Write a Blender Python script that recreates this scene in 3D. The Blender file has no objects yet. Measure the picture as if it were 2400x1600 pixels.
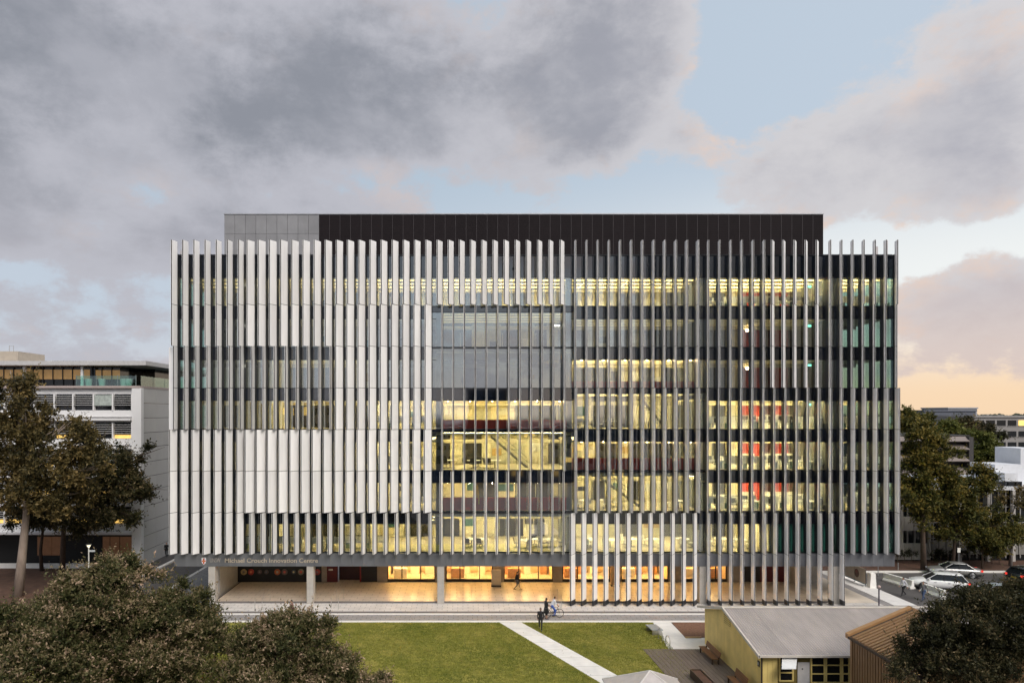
import bpy, bmesh, math, random
import numpy as np
from mathutils import Vector, Matrix
random.seed(7); RNG = np.random.default_rng(11)
SC = bpy.context.scene
COL = SC.collection
R = math.radians

# ------------------------------------------------------------------ camera
CAMH, FPX, VPX, HOR = 17.0, 1600.0, 1085.0, 967.0      # in pixels of the 2400 x 1600 photograph
cam = bpy.data.cameras.new('camera'); cam_o = bpy.data.objects.new('camera', cam); COL.objects.link(cam_o)
cam.sensor_width = 36.0; cam.lens = 36.0 * FPX / 2400.0
cam.shift_x = (1200 - VPX) / 2400.0; cam.shift_y = (HOR - 800) / 2400.0
cam.clip_start = 0.1; cam.clip_end = 9000
cam_o.location = (0, 0, CAMH); cam_o.rotation_euler = (R(90), 0, 0)
SC.camera = cam_o
def P(px, py, d): return Vector(((px - VPX) / FPX * d, d, CAMH - (py - HOR) / FPX * d))
def X(px, d): return (px - VPX) / FPX * d
def Z(py, d): return CAMH - (py - HOR) / FPX * d
def G(px, py, z=0.0):
    d = FPX * (CAMH - z) / (py - HOR)
    return Vector(((px - VPX) / FPX * d, d, z))

# ------------------------------------------------------------------ render settings
SC.render.engine = 'CYCLES'
SC.view_settings.view_transform = 'Standard'; SC.view_settings.look = 'None'
EXPO = 1.10
SC.view_settings.exposure = EXPO; SC.view_settings.gamma = 1
SC.cycles.use_denoising = True
SC.cycles.use_light_tree = True
SC.cycles.max_bounces = 7; SC.cycles.diffuse_bounces = 3; SC.cycles.glossy_bounces = 4
SC.cycles.transmission_bounces = 4; SC.cycles.transparent_max_bounces = 16
SC.cycles.sample_clamp_indirect = 6.0
SC.cycles.caustics_reflective = False; SC.cycles.caustics_refractive = False

# ------------------------------------------------------------------ world: dusk sky with broken cloud
SUN_DIR = Vector((0.32, -0.64, 0.70)).normalized()
w = bpy.data.worlds.new('World'); SC.world = w; w.use_nodes = True
nt = w.node_tree; nt.nodes.clear()
def nd(t, **kw):
    n = nt.nodes.new(t)
    for k, v in kw.items(): setattr(n, k, v)
    return n
def lk(a, b): nt.links.new(a, b)
def math_n(op, a, b=None, c=None, clamp=False):
    n = nd('ShaderNodeMath', operation=op, use_clamp=clamp)
    for i, v in enumerate((a, b, c)):
        if v is None: continue
        if isinstance(v, (int, float)): n.inputs[i].default_value = v
        else: lk(v, n.inputs[i])
    return n.outputs[0]
def mixc(f, a, b):
    n = nd('ShaderNodeMix', data_type='RGBA')
    if isinstance(f, (int, float)): n.inputs[0].default_value = f
    else: lk(f, n.inputs[0])
    for i, v in ((6, a), (7, b)):
        if isinstance(v, tuple): n.inputs[i].default_value = (*v, 1)
        else: lk(v, n.inputs[i])
    return n.outputs[2]
def smooth(v, a, b):
    n = nd('ShaderNodeMapRange', interpolation_type='SMOOTHSTEP')
    lk(v, n.inputs[0]); n.inputs[1].default_value = a; n.inputs[2].default_value = b
    return n.outputs[0]
tc = nd('ShaderNodeTexCoord'); sep = nd('ShaderNodeSeparateXYZ'); lk(tc.outputs['Generated'], sep.inputs[0])
dx_, dy_, dz_ = sep.outputs
az = math_n('ARCTAN2', dx_, dy_); el = math_n('ARCSINE', dz_)
elp = math_n('MAXIMUM', el, 0.0)
right = smooth(math_n('SINE', az), -0.25, 0.62)
def S(r, g, b):
    f = lambda c: ((c / 255 + 0.055) / 1.055) ** 2.4 if c > 10 else c / 255 / 12.92
    return (f(r), f(g), f(b))
hz = mixc(right, S(200, 199, 206), S(246, 214, 178))
mid = mixc(right, S(190, 200, 212), S(238, 240, 238))
top = mixc(right, S(176, 192, 207), S(190, 203, 217))
c1 = mixc(smooth(elp, 0.015, 0.15), hz, mid)
clear = mixc(smooth(elp, 0.16, 0.36), c1, top)
sky = nd('ShaderNodeTexSky', sky_type='NISHITA'); sky.sun_disc = False
sky.sun_elevation = math.asin(SUN_DIR.z); sky.sun_rotation = math.atan2(SUN_DIR.x, SUN_DIR.y)
sk = nd('ShaderNodeMix', data_type='RGBA', blend_type='ADD'); sk.inputs[0].default_value = 0.008
lk(clear, sk.inputs[6]); lk(sky.outputs[0], sk.inputs[7]); clear = sk.outputs[2]
# cloud density in direction space
cv = nd('ShaderNodeCombineXYZ')
lk(math_n('MULTIPLY', az, 1.0), cv.inputs[0]); lk(math_n('MULTIPLY', el, 1.55), cv.inputs[1]); lk(math_n('MULTIPLY', dy_, 0.35), cv.inputs[2])
def noise(scale, detail, rough, dist=0.0, off=0.0, vec=None):
    n = nd('ShaderNodeTexNoise'); n.inputs['Scale'].default_value = scale; n.inputs['Detail'].default_value = detail
    n.inputs['Roughness'].default_value = rough; n.inputs['Distortion'].default_value = dist
    m = nd('ShaderNodeMapping'); m.inputs['Location'].default_value = (off, off * 0.7, off * 1.3)
    lk(cv.outputs[0] if vec is None else vec, m.inputs[0]); lk(m.outputs[0], n.inputs['Vector'])
    return n.outputs['Fac']
n1 = noise(2.8, 11, 0.60, 0.10, 3.0)
n2 = noise(8.5, 10, 0.66, 0.15, 9.0)
bias = None
for (px, py, rx, ry, a) in [(200, 230, 700, 270, .27), (900, 200, 450, 210, .20), (1420, 260, 240, 190, .20), (420, 560, 330, 75, .14),
                            (150, 740, 400, 80, .03), (2010, 370, 380, 110, .24), (2330, 280, 140, 200, .20), (2260, 730, 190, 62, .20),
                            (2180, 860, 250, 30, .10),
                            (1780, 110, 150, 140, -.30), (350, 450, 110, 40, -.20), (1480, 420, 130, 45, -.14), (880, 425, 170, 60, -.32), (2170, 570, 260, 60, -.24), (220, 530, 150, 45, -.2), (60, 640, 150, 40, -.14),
                            (1330, 480, 220, 45, -.12), (2150, 950, 300, 50, -.2)]:
    a0 = math.atan((px - VPX) / FPX); hyp = math.hypot(FPX, px - VPX); e0 = math.atan((HOR - py) / hyp)
    sx = rx / hyp * math.cos(a0); sy = ry / hyp
    u = math_n('MULTIPLY', math_n('SUBTRACT', az, a0), 1 / sx); v = math_n('MULTIPLY', math_n('SUBTRACT', el, e0), 1 / sy)
    r2 = math_n('ADD', math_n('MULTIPLY', u, u), math_n('MULTIPLY', v, v))
    g = math_n('MULTIPLY', math_n('EXPONENT', math_n('MULTIPLY', r2, -0.8)), a)
    bias = g if bias is None else math_n('ADD', bias, g)
dens = math_n('ADD', math_n('ADD', n1, math_n('MULTIPLY', math_n('SUBTRACT', n2, 0.5), 0.42)), bias)
mask = smooth(dens, 0.485, 0.575)
thick = smooth(dens, 0.55, 0.82)
n3 = noise(4.0, 9, 0.58, 0.15, 21.0)
ccol = mixc(right, S(188, 189, 198), S(212, 210, 213))
cdark = mixc(right, S(143, 147, 157), S(174, 175, 185))
lowl = math_n('MULTIPLY', math_n('SUBTRACT', 1.0, smooth(elp, 0.14, 0.36)), 0.62)
cdark = mixc(lowl, cdark, mixc(right, S(196, 194, 202), S(206, 200, 204)))
cc = mixc(thick, ccol, cdark)
cc = mixc(math_n('MULTIPLY', smooth(n3, 0.40, 0.62), 0.55), cc, ccol)
warm = math_n('MULTIPLY', smooth(n2, 0.52, 0.70), math_n('SUBTRACT', 1.0, thick))
warm = math_n('MULTIPLY', warm, math_n('ADD', 0.14, math_n('MULTIPLY', right, 0.52)))
cc = mixc(warm, cc, S(240, 208, 186))
lowwarm = math_n('MULTIPLY', math_n('SUBTRACT', 1.0, smooth(elp, 0.02, 0.2)), math_n('MULTIPLY', right, 0.6))
cc = mixc(lowwarm, cc, S(226, 196, 178))
skyc = mixc(mask, clear, cc)
ground_c = mixc(smooth(el, -0.02, 0.0), (0.05, 0.05, 0.055), skyc)
bg = nd('ShaderNodeBackground'); lk(ground_c, bg.inputs[0]); bg.inputs[1].default_value = 1.0 / 2 ** EXPO
ow = nd('ShaderNodeOutputWorld'); lk(bg.outputs[0], ow.inputs[0])

sun = bpy.data.lights.new('sun', 'SUN'); sun.energy = 1.5; sun.angle = R(35); sun.color = (1.0, 0.93, 0.86)
sun_o = bpy.data.objects.new('sun', sun); COL.objects.link(sun_o)
sun_o.rotation_euler = SUN_DIR.to_track_quat('Z', 'Y').to_euler(); sun_o.location = (40, -60, 80)

# ------------------------------------------------------------------ materials
MATS = {}
def M(name, col, rough=0.6, metal=0.0, var=0.12, scale=2.5, bump=0.0, bscale=None, stretch=(1, 1, 1), emit=0.0, ecol=None, rnd=0.0, spec=0.5, coat=0.0):
    if name in MATS: return MATS[name]
    m = bpy.data.materials.new(name); m.use_nodes = True; MATS[name] = m
    t = m.node_tree; b = t.nodes['Principled BSDF']
    b.inputs['Roughness'].default_value = rough; b.inputs['Metallic'].default_value = metal
    b.inputs['Specular IOR Level'].default_value = spec; b.inputs['Coat Weight'].default_value = coat
    geo = t.nodes.new('ShaderNodeNewGeometry'); mp = t.nodes.new('ShaderNodeMapping'); mp.inputs['Scale'].default_value = stretch
    t.links.new(geo.outputs['Position'], mp.inputs[0])
    n = t.nodes.new('ShaderNodeTexNoise'); n.inputs['Scale'].default_value = scale; n.inputs['Detail'].default_value = 6; n.inputs['Roughness'].default_value = 0.6
    t.links.new(mp.outputs[0], n.inputs['Vector'])
    rm = t.nodes.new('ShaderNodeMapRange'); rm.inputs[1].default_value = 0.25; rm.inputs[2].default_value = 0.75
    rm.inputs[3].default_value = 1 - var; rm.inputs[4].default_value = 1 + var
    t.links.new(n.outputs['Fac'], rm.inputs[0]); fac = rm.outputs[0]
    if rnd:
        oi = t.nodes.new('ShaderNodeObjectInfo'); r2 = t.nodes.new('ShaderNodeMapRange'); r2.inputs[3].default_value = 1 - rnd; r2.inputs[4].default_value = 1 + rnd
        t.links.new(oi.outputs['Random'], r2.inputs[0])
        mu = t.nodes.new('ShaderNodeMath'); mu.operation = 'MULTIPLY'; t.links.new(fac, mu.inputs[0]); t.links.new(r2.outputs[0], mu.inputs[1]); fac = mu.outputs[0]
    vm = t.nodes.new('ShaderNodeVectorMath'); vm.operation = 'SCALE'; vm.inputs[0].default_value = col
    t.links.new(fac, vm.inputs['Scale']); t.links.new(vm.outputs[0], b.inputs['Base Color'])
    if bump:
        n2 = t.nodes.new('ShaderNodeTexNoise'); n2.inputs['Scale'].default_value = bscale or scale * 6; n2.inputs['Detail'].default_value = 4
        t.links.new(geo.outputs['Position'], n2.inputs['Vector'])
        bp = t.nodes.new('ShaderNodeBump'); bp.inputs['Strength'].default_value = bump; bp.inputs['Distance'].default_value = 0.05
        t.links.new(n2.outputs['Fac'], bp.inputs['Height']); t.links.new(bp.outputs[0], b.inputs['Normal'])
    if emit:
        b.inputs['Emission Color'].default_value = (*(ecol or col), 1); b.inputs['Emission Strength'].default_value = emit
    m['col_socket'] = vm.name
    return m
def glass_mat(name, tint, refl, rough=0.0):
    m = bpy.data.materials.new(name); m.use_nodes = True; MATS[name] = m
    t = m.node_tree; t.nodes.clear(); o = t.nodes.new('ShaderNodeOutputMaterial'); mx = t.nodes.new('ShaderNodeMixShader')
    tr = t.nodes.new('ShaderNodeBsdfTransparent'); tr.inputs[0].default_value = (*tint, 1)
    gl = t.nodes.new('ShaderNodeBsdfGlossy'); gl.inputs['Roughness'].default_value = rough; gl.inputs[0].default_value = (0.93, 0.97, 1.0, 1)
    fr = t.nodes.new('ShaderNodeFresnel'); fr.inputs[0].default_value = 1.5
    ad = t.nodes.new('ShaderNodeMath'); ad.operation = 'ADD'; ad.inputs[1].default_value = refl; ad.use_clamp = True
    # gentle waviness so reflections are not perfect mirrors
    geo = t.nodes.new('ShaderNodeNewGeometry'); n = t.nodes.new('ShaderNodeTexNoise'); n.inputs['Scale'].default_value = 0.9; n.inputs['Detail'].default_value = 1
    t.links.new(geo.outputs['Position'], n.inputs['Vector']); bp = t.nodes.new('ShaderNodeBump'); bp.inputs['Strength'].default_value = 0.06; bp.inputs['Distance'].default_value = 0.05
    t.links.new(n.outputs['Fac'], bp.inputs['Height']); t.links.new(bp.outputs[0], gl.inputs['Normal'])
    io = t.nodes.new('ShaderNodeMapRange'); io.inputs[3].default_value = 1.5; io.inputs[4].default_value = 1 / 1.5
    t.links.new(geo.outputs['Backfacing'], io.inputs[0]); t.links.new(io.outputs[0], fr.inputs[0])      # a thin pane: same reflection from either face
    t.links.new(fr.outputs[0], ad.inputs[0]); t.links.new(ad.outputs[0], mx.inputs[0]); t.links.new(tr.outputs[0], mx.inputs[1]); t.links.new(gl.outputs[0], mx.inputs[2])
    t.links.new(mx.outputs[0], o.inputs[0]); return m
def brick_mat(name, c1, c2, mortar, bw, bh, msize=0.01, rough=0.7, offset=0.5, rot=0.0, var=0.08):
    """flat paving too small to pick apart: world XY pavers"""
    m = M(name, c1, rough, var=var); t = m.node_tree; b = t.nodes['Principled BSDF']
    geo = t.nodes.new('ShaderNodeNewGeometry'); mp = t.nodes.new('ShaderNodeMapping'); mp.inputs['Rotation'].default_value = (0, 0, rot)
    br = t.nodes.new('ShaderNodeTexBrick'); br.offset = offset
    br.inputs['Color1'].default_value = (*c1, 1); br.inputs['Color2'].default_value = (*c2, 1); br.inputs['Mortar'].default_value = (*mortar, 1)
    br.inputs['Scale'].default_value = 1; br.inputs['Brick Width'].default_value = bw; br.inputs['Row Height'].default_value = bh; br.inputs['Mortar Size'].default_value = msize
    t.links.new(geo.outputs['Position'], mp.inputs[0]); t.links.new(mp.outputs[0], br.inputs['Vector'])
    n = t.nodes.new('ShaderNodeTexNoise'); n.inputs['Scale'].default_value = 0.7; n.inputs['Detail'].default_value = 8; t.links.new(geo.outputs['Position'], n.inputs['Vector'])
    rm = t.nodes.new('ShaderNodeMapRange'); rm.inputs[1].default_value = .25; rm.inputs[2].default_value = .75; rm.inputs[3].default_value = 1 - var * 1.6; rm.inputs[4].default_value = 1 + var * 1.6
    t.links.new(n.outputs['Fac'], rm.inputs[0])
    vm = t.nodes.new('ShaderNodeVectorMath'); vm.operation = 'SCALE'; t.links.new(br.outputs['Color'], vm.inputs[0]); t.links.new(rm.outputs[0], vm.inputs['Scale'])
    t.links.new(vm.outputs[0], b.inputs['Base Color'])
    return m
def leaf_mat(name, ramp, rough=0.6):
    m = bpy.data.materials.new(name); m.use_nodes = True; MATS[name] = m
    t = m.node_tree; b = t.nodes['Principled BSDF']; b.inputs['Roughness'].default_value = rough; b.inputs['Specular IOR Level'].default_value = 0.3
    a = t.nodes.new('ShaderNodeAttribute'); a.attribute_name = 'tint'
    r = t.nodes.new('ShaderNodeValToRGB'); e = r.color_ramp.elements
    e[0].position = ramp[0][0]; e[0].color = (*ramp[0][1], 1); e[1].position = ramp[-1][0]; e[1].color = (*ramp[-1][1], 1)
    for p, c in ramp[1:-1]:
        k = e.new(p); k.color = (*c, 1)
    t.links.new(a.outputs['Fac'], r.inputs[0]); t.links.new(r.outputs[0], b.inputs['Base Color'])
    tl = t.nodes.new('ShaderNodeBsdfTranslucent'); t.links.new(r.outputs[0], tl.inputs[0])
    mx = t.nodes.new('ShaderNodeMixShader'); mx.inputs[0].default_value = 0.25
    t.links.new(b.outputs[0], mx.inputs[1]); t.links.new(tl.outputs[0], mx.inputs[2]); t.links.new(mx.outputs[0], t.nodes['Material Output'].inputs[0])
    return m

# ------------------------------------------------------------------ mesh helpers
class MB:
    def __init__(s): s.v = []; s.f = []; s.m = []; s.mi = 0
    def add(s, vs, fs):
        o = len(s.v); s.v += [tuple(v) for v in vs]; s.f += [tuple(i + o for i in f) for f in fs]; s.m += [s.mi] * len(fs); return s
    def box(s, x0, x1, y0, y1, z0, z1):
        return s.add([(x0, y0, z0), (x1, y0, z0), (x1, y1, z0), (x0, y1, z0), (x0, y0, z1), (x1, y0, z1), (x1, y1, z1), (x0, y1, z1)],
                     [(3, 2, 1, 0), (4, 5, 6, 7), (0, 1, 5, 4), (1, 2, 6, 5), (2, 3, 7, 6), (3, 0, 4, 7)])
    def prism(s, poly, z0, z1):
        n = len(poly)
        a = sum(poly[i][0] * poly[(i + 1) % n][1] - poly[(i + 1) % n][0] * poly[i][1] for i in range(n))
        if a < 0: poly = poly[::-1]
        vs = [(p[0], p[1], z0) for p in poly] + [(p[0], p[1], z1) for p in poly]
        fs = [tuple(range(n))[::-1], tuple(range(n, 2 * n))] + [(i, (i + 1) % n, n + (i + 1) % n, n + i) for i in range(n)]
        return s.add(vs, fs)
    def extrude(s, poly, axis, a0, a1):
        """poly in the two other axes, extruded along axis 'x' or 'y'"""
        n = len(poly)
        mk = (lambda p, a: (a, p[0], p[1])) if axis == 'x' else (lambda p, a: (p[0], a, p[1]))
        vs = [mk(p, a0) for p in poly] + [mk(p, a1) for p in poly]
        fs = [tuple(range(n))[::-1], tuple(range(n, 2 * n))] + [(i, (i + 1) % n, n + (i + 1) % n, n + i) for i in range(n)]
        return s.add(vs, fs)
    def tube(s, pts, rad, n=8, cap=True):
        pts = [Vector(p) for p in pts]; rs = rad if isinstance(rad, (list, tuple)) else [rad] * len(pts)
        vs = []; fs = []
        up = Vector((0, 0, 1))
        for i, p in enumerate(pts):
            t = (pts[min(i + 1, len(pts) - 1)] - pts[max(i - 1, 0)]).normalized()
            a = t.cross(up if abs(t.z) < 0.9 else Vector((1, 0, 0))).normalized(); b = t.cross(a)
            if i and a.dot(pa) < 0: a, b = -a, -b
            pa = a
            for k in range(n):
                q = 2 * math.pi * k / n; vs.append(p + (a * math.cos(q) + b * math.sin(q)) * rs[i])
        for i in range(len(pts) - 1):
            for k in range(n):
                fs.append((i * n + k, i * n + (k + 1) % n, (i + 1) * n + (k + 1) % n, (i + 1) * n + k))
        if cap: fs += [tuple(range(n))[::-1], tuple((len(pts) - 1) * n + k for k in range(n))]
        return s.add(vs, fs)
    def ell(s, c, r, nu=12, nv=8):
        c = Vector(c); vs = [c + Vector((0, 0, -r[2]))]; fs = []
        for j in range(1, nv):
            th = math.pi * j / nv - math.pi / 2
            for i in range(nu):
                q = 2 * math.pi * i / nu
                vs.append(c + Vector((r[0] * math.cos(th) * math.cos(q), r[1] * math.cos(th) * math.sin(q), r[2] * math.sin(th))))
        vs.append(c + Vector((0, 0, r[2]))); L = len(vs) - 1
        for i in range(nu): fs.append((0, 1 + (i + 1) % nu, 1 + i)); fs.append((L, 1 + (nv - 2) * nu + i, 1 + (nv - 2) * nu + (i + 1) % nu))
        for j in range(nv - 2):
            for i in range(nu):
                a = 1 + j * nu
                fs.append((a + i, a + (i + 1) % nu, a + nu + (i + 1) % nu, a + nu + i))
        return s.add(vs, fs)
    def mesh(s, name, mats, smooth=False):
        me = bpy.data.meshes.new(name); me.from_pydata(s.v, [], s.f)
        if not isinstance(mats, (list, tuple)): mats = [mats]
        for m in mats: me.materials.append(m)
        if len(mats) > 1: me.polygons.foreach_set('material_index', s.m)
        if smooth: me.polygons.foreach_set('use_smooth', [True] * len(s.f))
        me.update(); return me
    def build(s, name, mats, parent=None, loc=(0, 0, 0), smooth=False):
        return link(name, s.mesh(name, mats, smooth), parent, loc)
def link(name, me, parent=None, loc=(0, 0, 0), rotz=0.0):
    o = bpy.data.objects.new(name, me); COL.objects.link(o); o.location = loc
    if rotz: o.rotation_euler = (0, 0, rotz)
    if parent: o.parent = parent
    return o
def box(name, mat, x0, x1, y0, y1, z0, z1, parent=None, loc=(0, 0, 0)): return MB().box(x0, x1, y0, y1, z0, z1).build(name, mat, parent, loc)
def tag(o, label, cat, group=None):
    o['label'] = label; o['category'] = cat
    if group: o['group'] = group
    return o
def thing(name, label, cat, loc=(0, 0, 0), rotz=0.0, group=None):
    o = bpy.data.objects.new(name, None); COL.objects.link(o); o.location = loc; o.rotation_euler = (0, 0, rotz); o.empty_display_size = 0.3
    return tag(o, label, cat, group)
def struct(o): o['kind'] = 'structure'; return o
def copy_tree(o, parent=None):
    c = o.copy(); COL.objects.link(c); c.parent = parent
    for ch in o.children: copy_tree(ch, c)
    return c
def sheet(name, mat, poly, z, th=0.0, parent=None):
    mb = MB()
    if th: mb.prism(poly, z - th, z)
    else: mb.add([(p[0], p[1], z) for p in poly], [tuple(range(len(poly)))])
    o = mb.build(name, mat, parent)
    return o
# ------------------------------------------------------------------ common materials
fin_m = M('fin_metal', (0.86, 0.845, 0.835), 0.42, 0.0, var=0.10, scale=2.2, stretch=(1, 1, .12), rnd=0.07)
fin_dark = M('fin_dark', (0.022, 0.019, 0.020), 0.5, var=0.05)
shoe_m = M('fin_shoe', (0.02, 0.022, 0.026), 0.4)
mull_m = M('mullion_metal', (0.03, 0.033, 0.038), 0.4, 0.3, var=0.05)
glass_m = glass_mat('vision_glass', (0.92, 0.96, 0.94), 0.26)
glass_clear = glass_mat('shop_glass', (0.95, 0.95, 0.93), 0.02)
glass_dark = glass_mat('dark_glass', (0.30, 0.36, 0.36), 0.10)
teal_glass = glass_mat('teal_glass', (0.74, 0.93, 0.88), 0.05)
def spandrel_mat():
    m = M('spandrel_glass', (0.010, 0.016, 0.028), 0.04, var=0.15, rnd=0.3, spec=0.5, coat=0.0)
    b = m.node_tree.nodes['Principled BSDF']; b.inputs['Specular IOR Level'].default_value = 1.0; b.inputs['IOR'].default_value = 1.75
    return m
spandrel_m = spandrel_mat()
zinc_m = M('zinc_panel', (0.17, 0.175, 0.19), 0.42, 0.35, var=0.16, scale=0.9, rnd=0.12, stretch=(1, 1, .5))
pent_m = M('dark_louvre', (0.013, 0.0095, 0.011), 0.75, 0.0, var=0.1, rnd=0.10, spec=.15)
pent_l = M('grey_cladding', (0.235, 0.235, 0.245), 0.55, 0.1, var=0.13, scale=0.8, rnd=0.05)
conc_m = M('concrete', (0.42, 0.39, 0.35), 0.8, var=0.13, scale=2.0, bump=0.15)
conc_d = M('concrete_wall', (0.26, 0.22, 0.19), 0.8, var=0.15, scale=1.2, bump=0.1)
cream_m = M('cream_wall', (0.80, 0.73, 0.52), 0.7, var=0.05, rnd=0.10)
ceil_m = M('ceiling', (0.78, 0.70, 0.47), 0.8, var=0.03)
carpet_m = M('carpet', (0.40, 0.34, 0.22), 0.9, var=0.1)
darkopen_m = M('dark_door', (0.035, 0.032, 0.028), 0.5)
red_m = M('red_wall', (0.54, 0.050, 0.026), 0.5, var=0.06)
burg_m = M('burgundy_panel', (0.50, 0.052, 0.040), 0.28, var=0.06)
white_m = M('white_laminate', (0.78, 0.76, 0.70), 0.4, var=0.03)
black_m = M('black_plastic', (0.015, 0.015, 0.017), 0.4)
teal_m = M('teal_panel', (0.05, 0.14, 0.14), 0.5)
wood_m = M('desk_wood', (0.50, 0.33, 0.12), 0.5, var=0.15)

# ------------------------------------------------------------------ ground
asphalt = M('asphalt', (0.075, 0.068, 0.066), 0.85, var=0.22, scale=0.6, bump=0.2, bscale=30)
struct(sheet('ground', asphalt, [(-2500, -400), (2500, -400), (2500, 5000), (-2500, 5000)], 0.0))
pav_pale = brick_mat('pale_pavers', (0.62, 0.585, 0.55), (0.56, 0.53, 0.50), (0.34, 0.32, 0.30), 0.9, 0.45, 0.026)
pav_grey = brick_mat('grey_pavers', (0.30, 0.28, 0.27), (0.26, 0.245, 0.24), (0.15, 0.14, 0.135), 0.8, 0.4, 0.026)
kerb_m = M('kerb_concrete', (0.72, 0.69, 0.65), 0.8, var=0.08)
path_m = M('white_concrete', (0.70, 0.68, 0.65), 0.8, var=0.13, scale=1.1, bump=0.08, rnd=.05)
portico_f = brick_mat('portico_tiles', (0.52, 0.44, 0.36), (0.48, 0.41, 0.33), (0.28, 0.23, 0.19), 1.2, 0.6, 0.03, rough=0.32)
XL, XR = -30.0, 37.2
struct(sheet('forecourt_paving', pav_pale, [(XL, 58.5), (XR, 58.5), (XR, 62.0), (XL, 62.0)], 0.006))
dstrip = M('dark_strip', (0.14, 0.125, 0.12), 0.8)
struct(sheet('drain_strip', dstrip, [(XL, 57.8), (XR, 57.8), (XR, 58.5), (XL, 58.5)], 0.010))
struct(MB().box(XL, XR, 57.5, 57.8, 0, 0.05).build('path_kerb', kerb_m))
struct(sheet('walkway', pav_grey, [(-34, 55.75), (26, 55.75), (26, 57.5), (-34, 57.5)], 0.006))
struct(MB().box(-34, 26, 55.4, 55.75, 0, 0.06).build('lawn_kerb', kerb_m))
def lawn_mat():
    m = bpy.data.materials.new('lawn'); m.use_nodes = True; t = m.node_tree; b = t.nodes['Principled BSDF']; b.inputs['Roughness'].default_value = 0.85; b.inputs['Specular IOR Level'].default_value = .15
    geo = t.nodes.new('ShaderNodeNewGeometry')
    def nz(s, d=6):
        n = t.nodes.new('ShaderNodeTexNoise'); n.inputs['Scale'].default_value = s; n.inputs['Detail'].default_value = d; n.inputs['Roughness'].default_value = .65
        t.links.new(geo.outputs['Position'], n.inputs['Vector']); return n.outputs['Fac']
    def ramp(v, a, b_, p0=.35, p1=.65):
        r = t.nodes.new('ShaderNodeValToRGB'); r.color_ramp.elements[0].position = p0; r.color_ramp.elements[1].position = p1
        r.color_ramp.elements[0].color = (*a, 1); r.color_ramp.elements[1].color = (*b_, 1); t.links.new(v, r.inputs[0]); return r.outputs[0]
    a = ramp(nz(0.22, 5), (0.150, 0.160, 0.026), (0.270, 0.245, 0.062))
    c = ramp(nz(2.2, 9), (0.55, 0.62, 0.6), (1.45, 1.36, 1.3), .36, .64)
    mx = t.nodes.new('ShaderNodeMix'); mx.data_type = 'RGBA'; mx.blend_type = 'MULTIPLY'; mx.inputs[0].default_value = 1
    t.links.new(a, mx.inputs[6]); t.links.new(c, mx.inputs[7]); t.links.new(mx.outputs[2], b.inputs['Base Color'])
    bp = t.nodes.new('ShaderNodeBump'); bp.inputs['Strength'].default_value = .5; bp.inputs['Distance'].default_value = .06; t.links.new(nz(25, 3), bp.inputs['Height']); t.links.new(bp.outputs[0], b.inputs['Normal'])
    return m
lawn_m = lawn_mat()
g2 = lambda px, py: tuple(G(px, py)[:2])
pa, pb, pc, pd_ = g2(1170, 1457.9), g2(1221, 1457.9), g2(1464, 1592), g2(1408, 1600)
def along(a, b, y): k = (y - a[1]) / (b[1] - a[1]); return (a[0] + (b[0] - a[0]) * k, y)
pl2, pr2 = along(pa, pd_, 34.0), along(pb, pc, 34.0)
struct(sheet('lawn', lawn_m, [(-34, 55.4), pa, pl2, (-34, 34)], 0.012))
ra, rb = g2(1530, 1457.9), g2(1640, 1600)
struct(sheet('lawn', lawn_m, [pb, ra, rb, along(ra, rb, 34.0), pr2], 0.012))
# diagonal concrete path laid in slabs
path = struct(sheet('diagonal_path', dstrip, [pa, pb, pr2, pl2], 0.008))
y0 = 55.4
while y0 > 35:
    y1 = y0 - 1.6
    a, b, c, d = along(pa, pd_, y0 - .05), along(pb, pc, y0 - .05), along(pb, pc, y1), along(pa, pd_, y1)
    MB().prism([a, b, c, d], 0.0, 0.028).build('path_slab', path_m, path); y0 = y1
# side path, mulch bed, apron and timber deck by the yellow hut
sp = struct(sheet('side_path', path_m, [ra, g2(1572, 1457.9), g2(1600, 1487), g2(1606, 1494), g2(1665, 1494), g2(1665, 1521), g2(1568, 1522)], 0.016))
mulch = M('bark_mulch', (0.17, 0.085, 0.05), 0.95, var=0.55, scale=9, bump=0.8, bscale=20)
struct(sheet('mulch_bed', mulch, [g2(1574, 1458), g2(1670, 1458), g2(1670, 1493.5), g2(1606, 1493.5)], 0.02))
struct(MB().box(G(1606, 1494)[0], 18.0, G(1606, 1494)[1] - .1, G(1606, 1494)[1], 0, .12).build('bed_edging', M('edging_timber', (.45, .28, .12), .7)))
deck_m = M('deck_timber', (0.135, 0.105, 0.085), 0.8, var=0.3, scale=1.5, stretch=(6, .5, 1))
deck = struct(sheet('timber_deck', dstrip, [(12.9, 49.1), (18.2, 49.1), (18.2, 36), (14.0, 36)], 0.014))
for k in range(17):
    xa = 12.95 + k * 0.31
    ya = 49.05; yb = 36.0
    MB().prism([(xa, ya), (xa + .29, ya), (xa + .29 + .55, yb), (xa + .55, yb)], 0.016, 0.05).build('deck_board', deck_m, deck)
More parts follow.
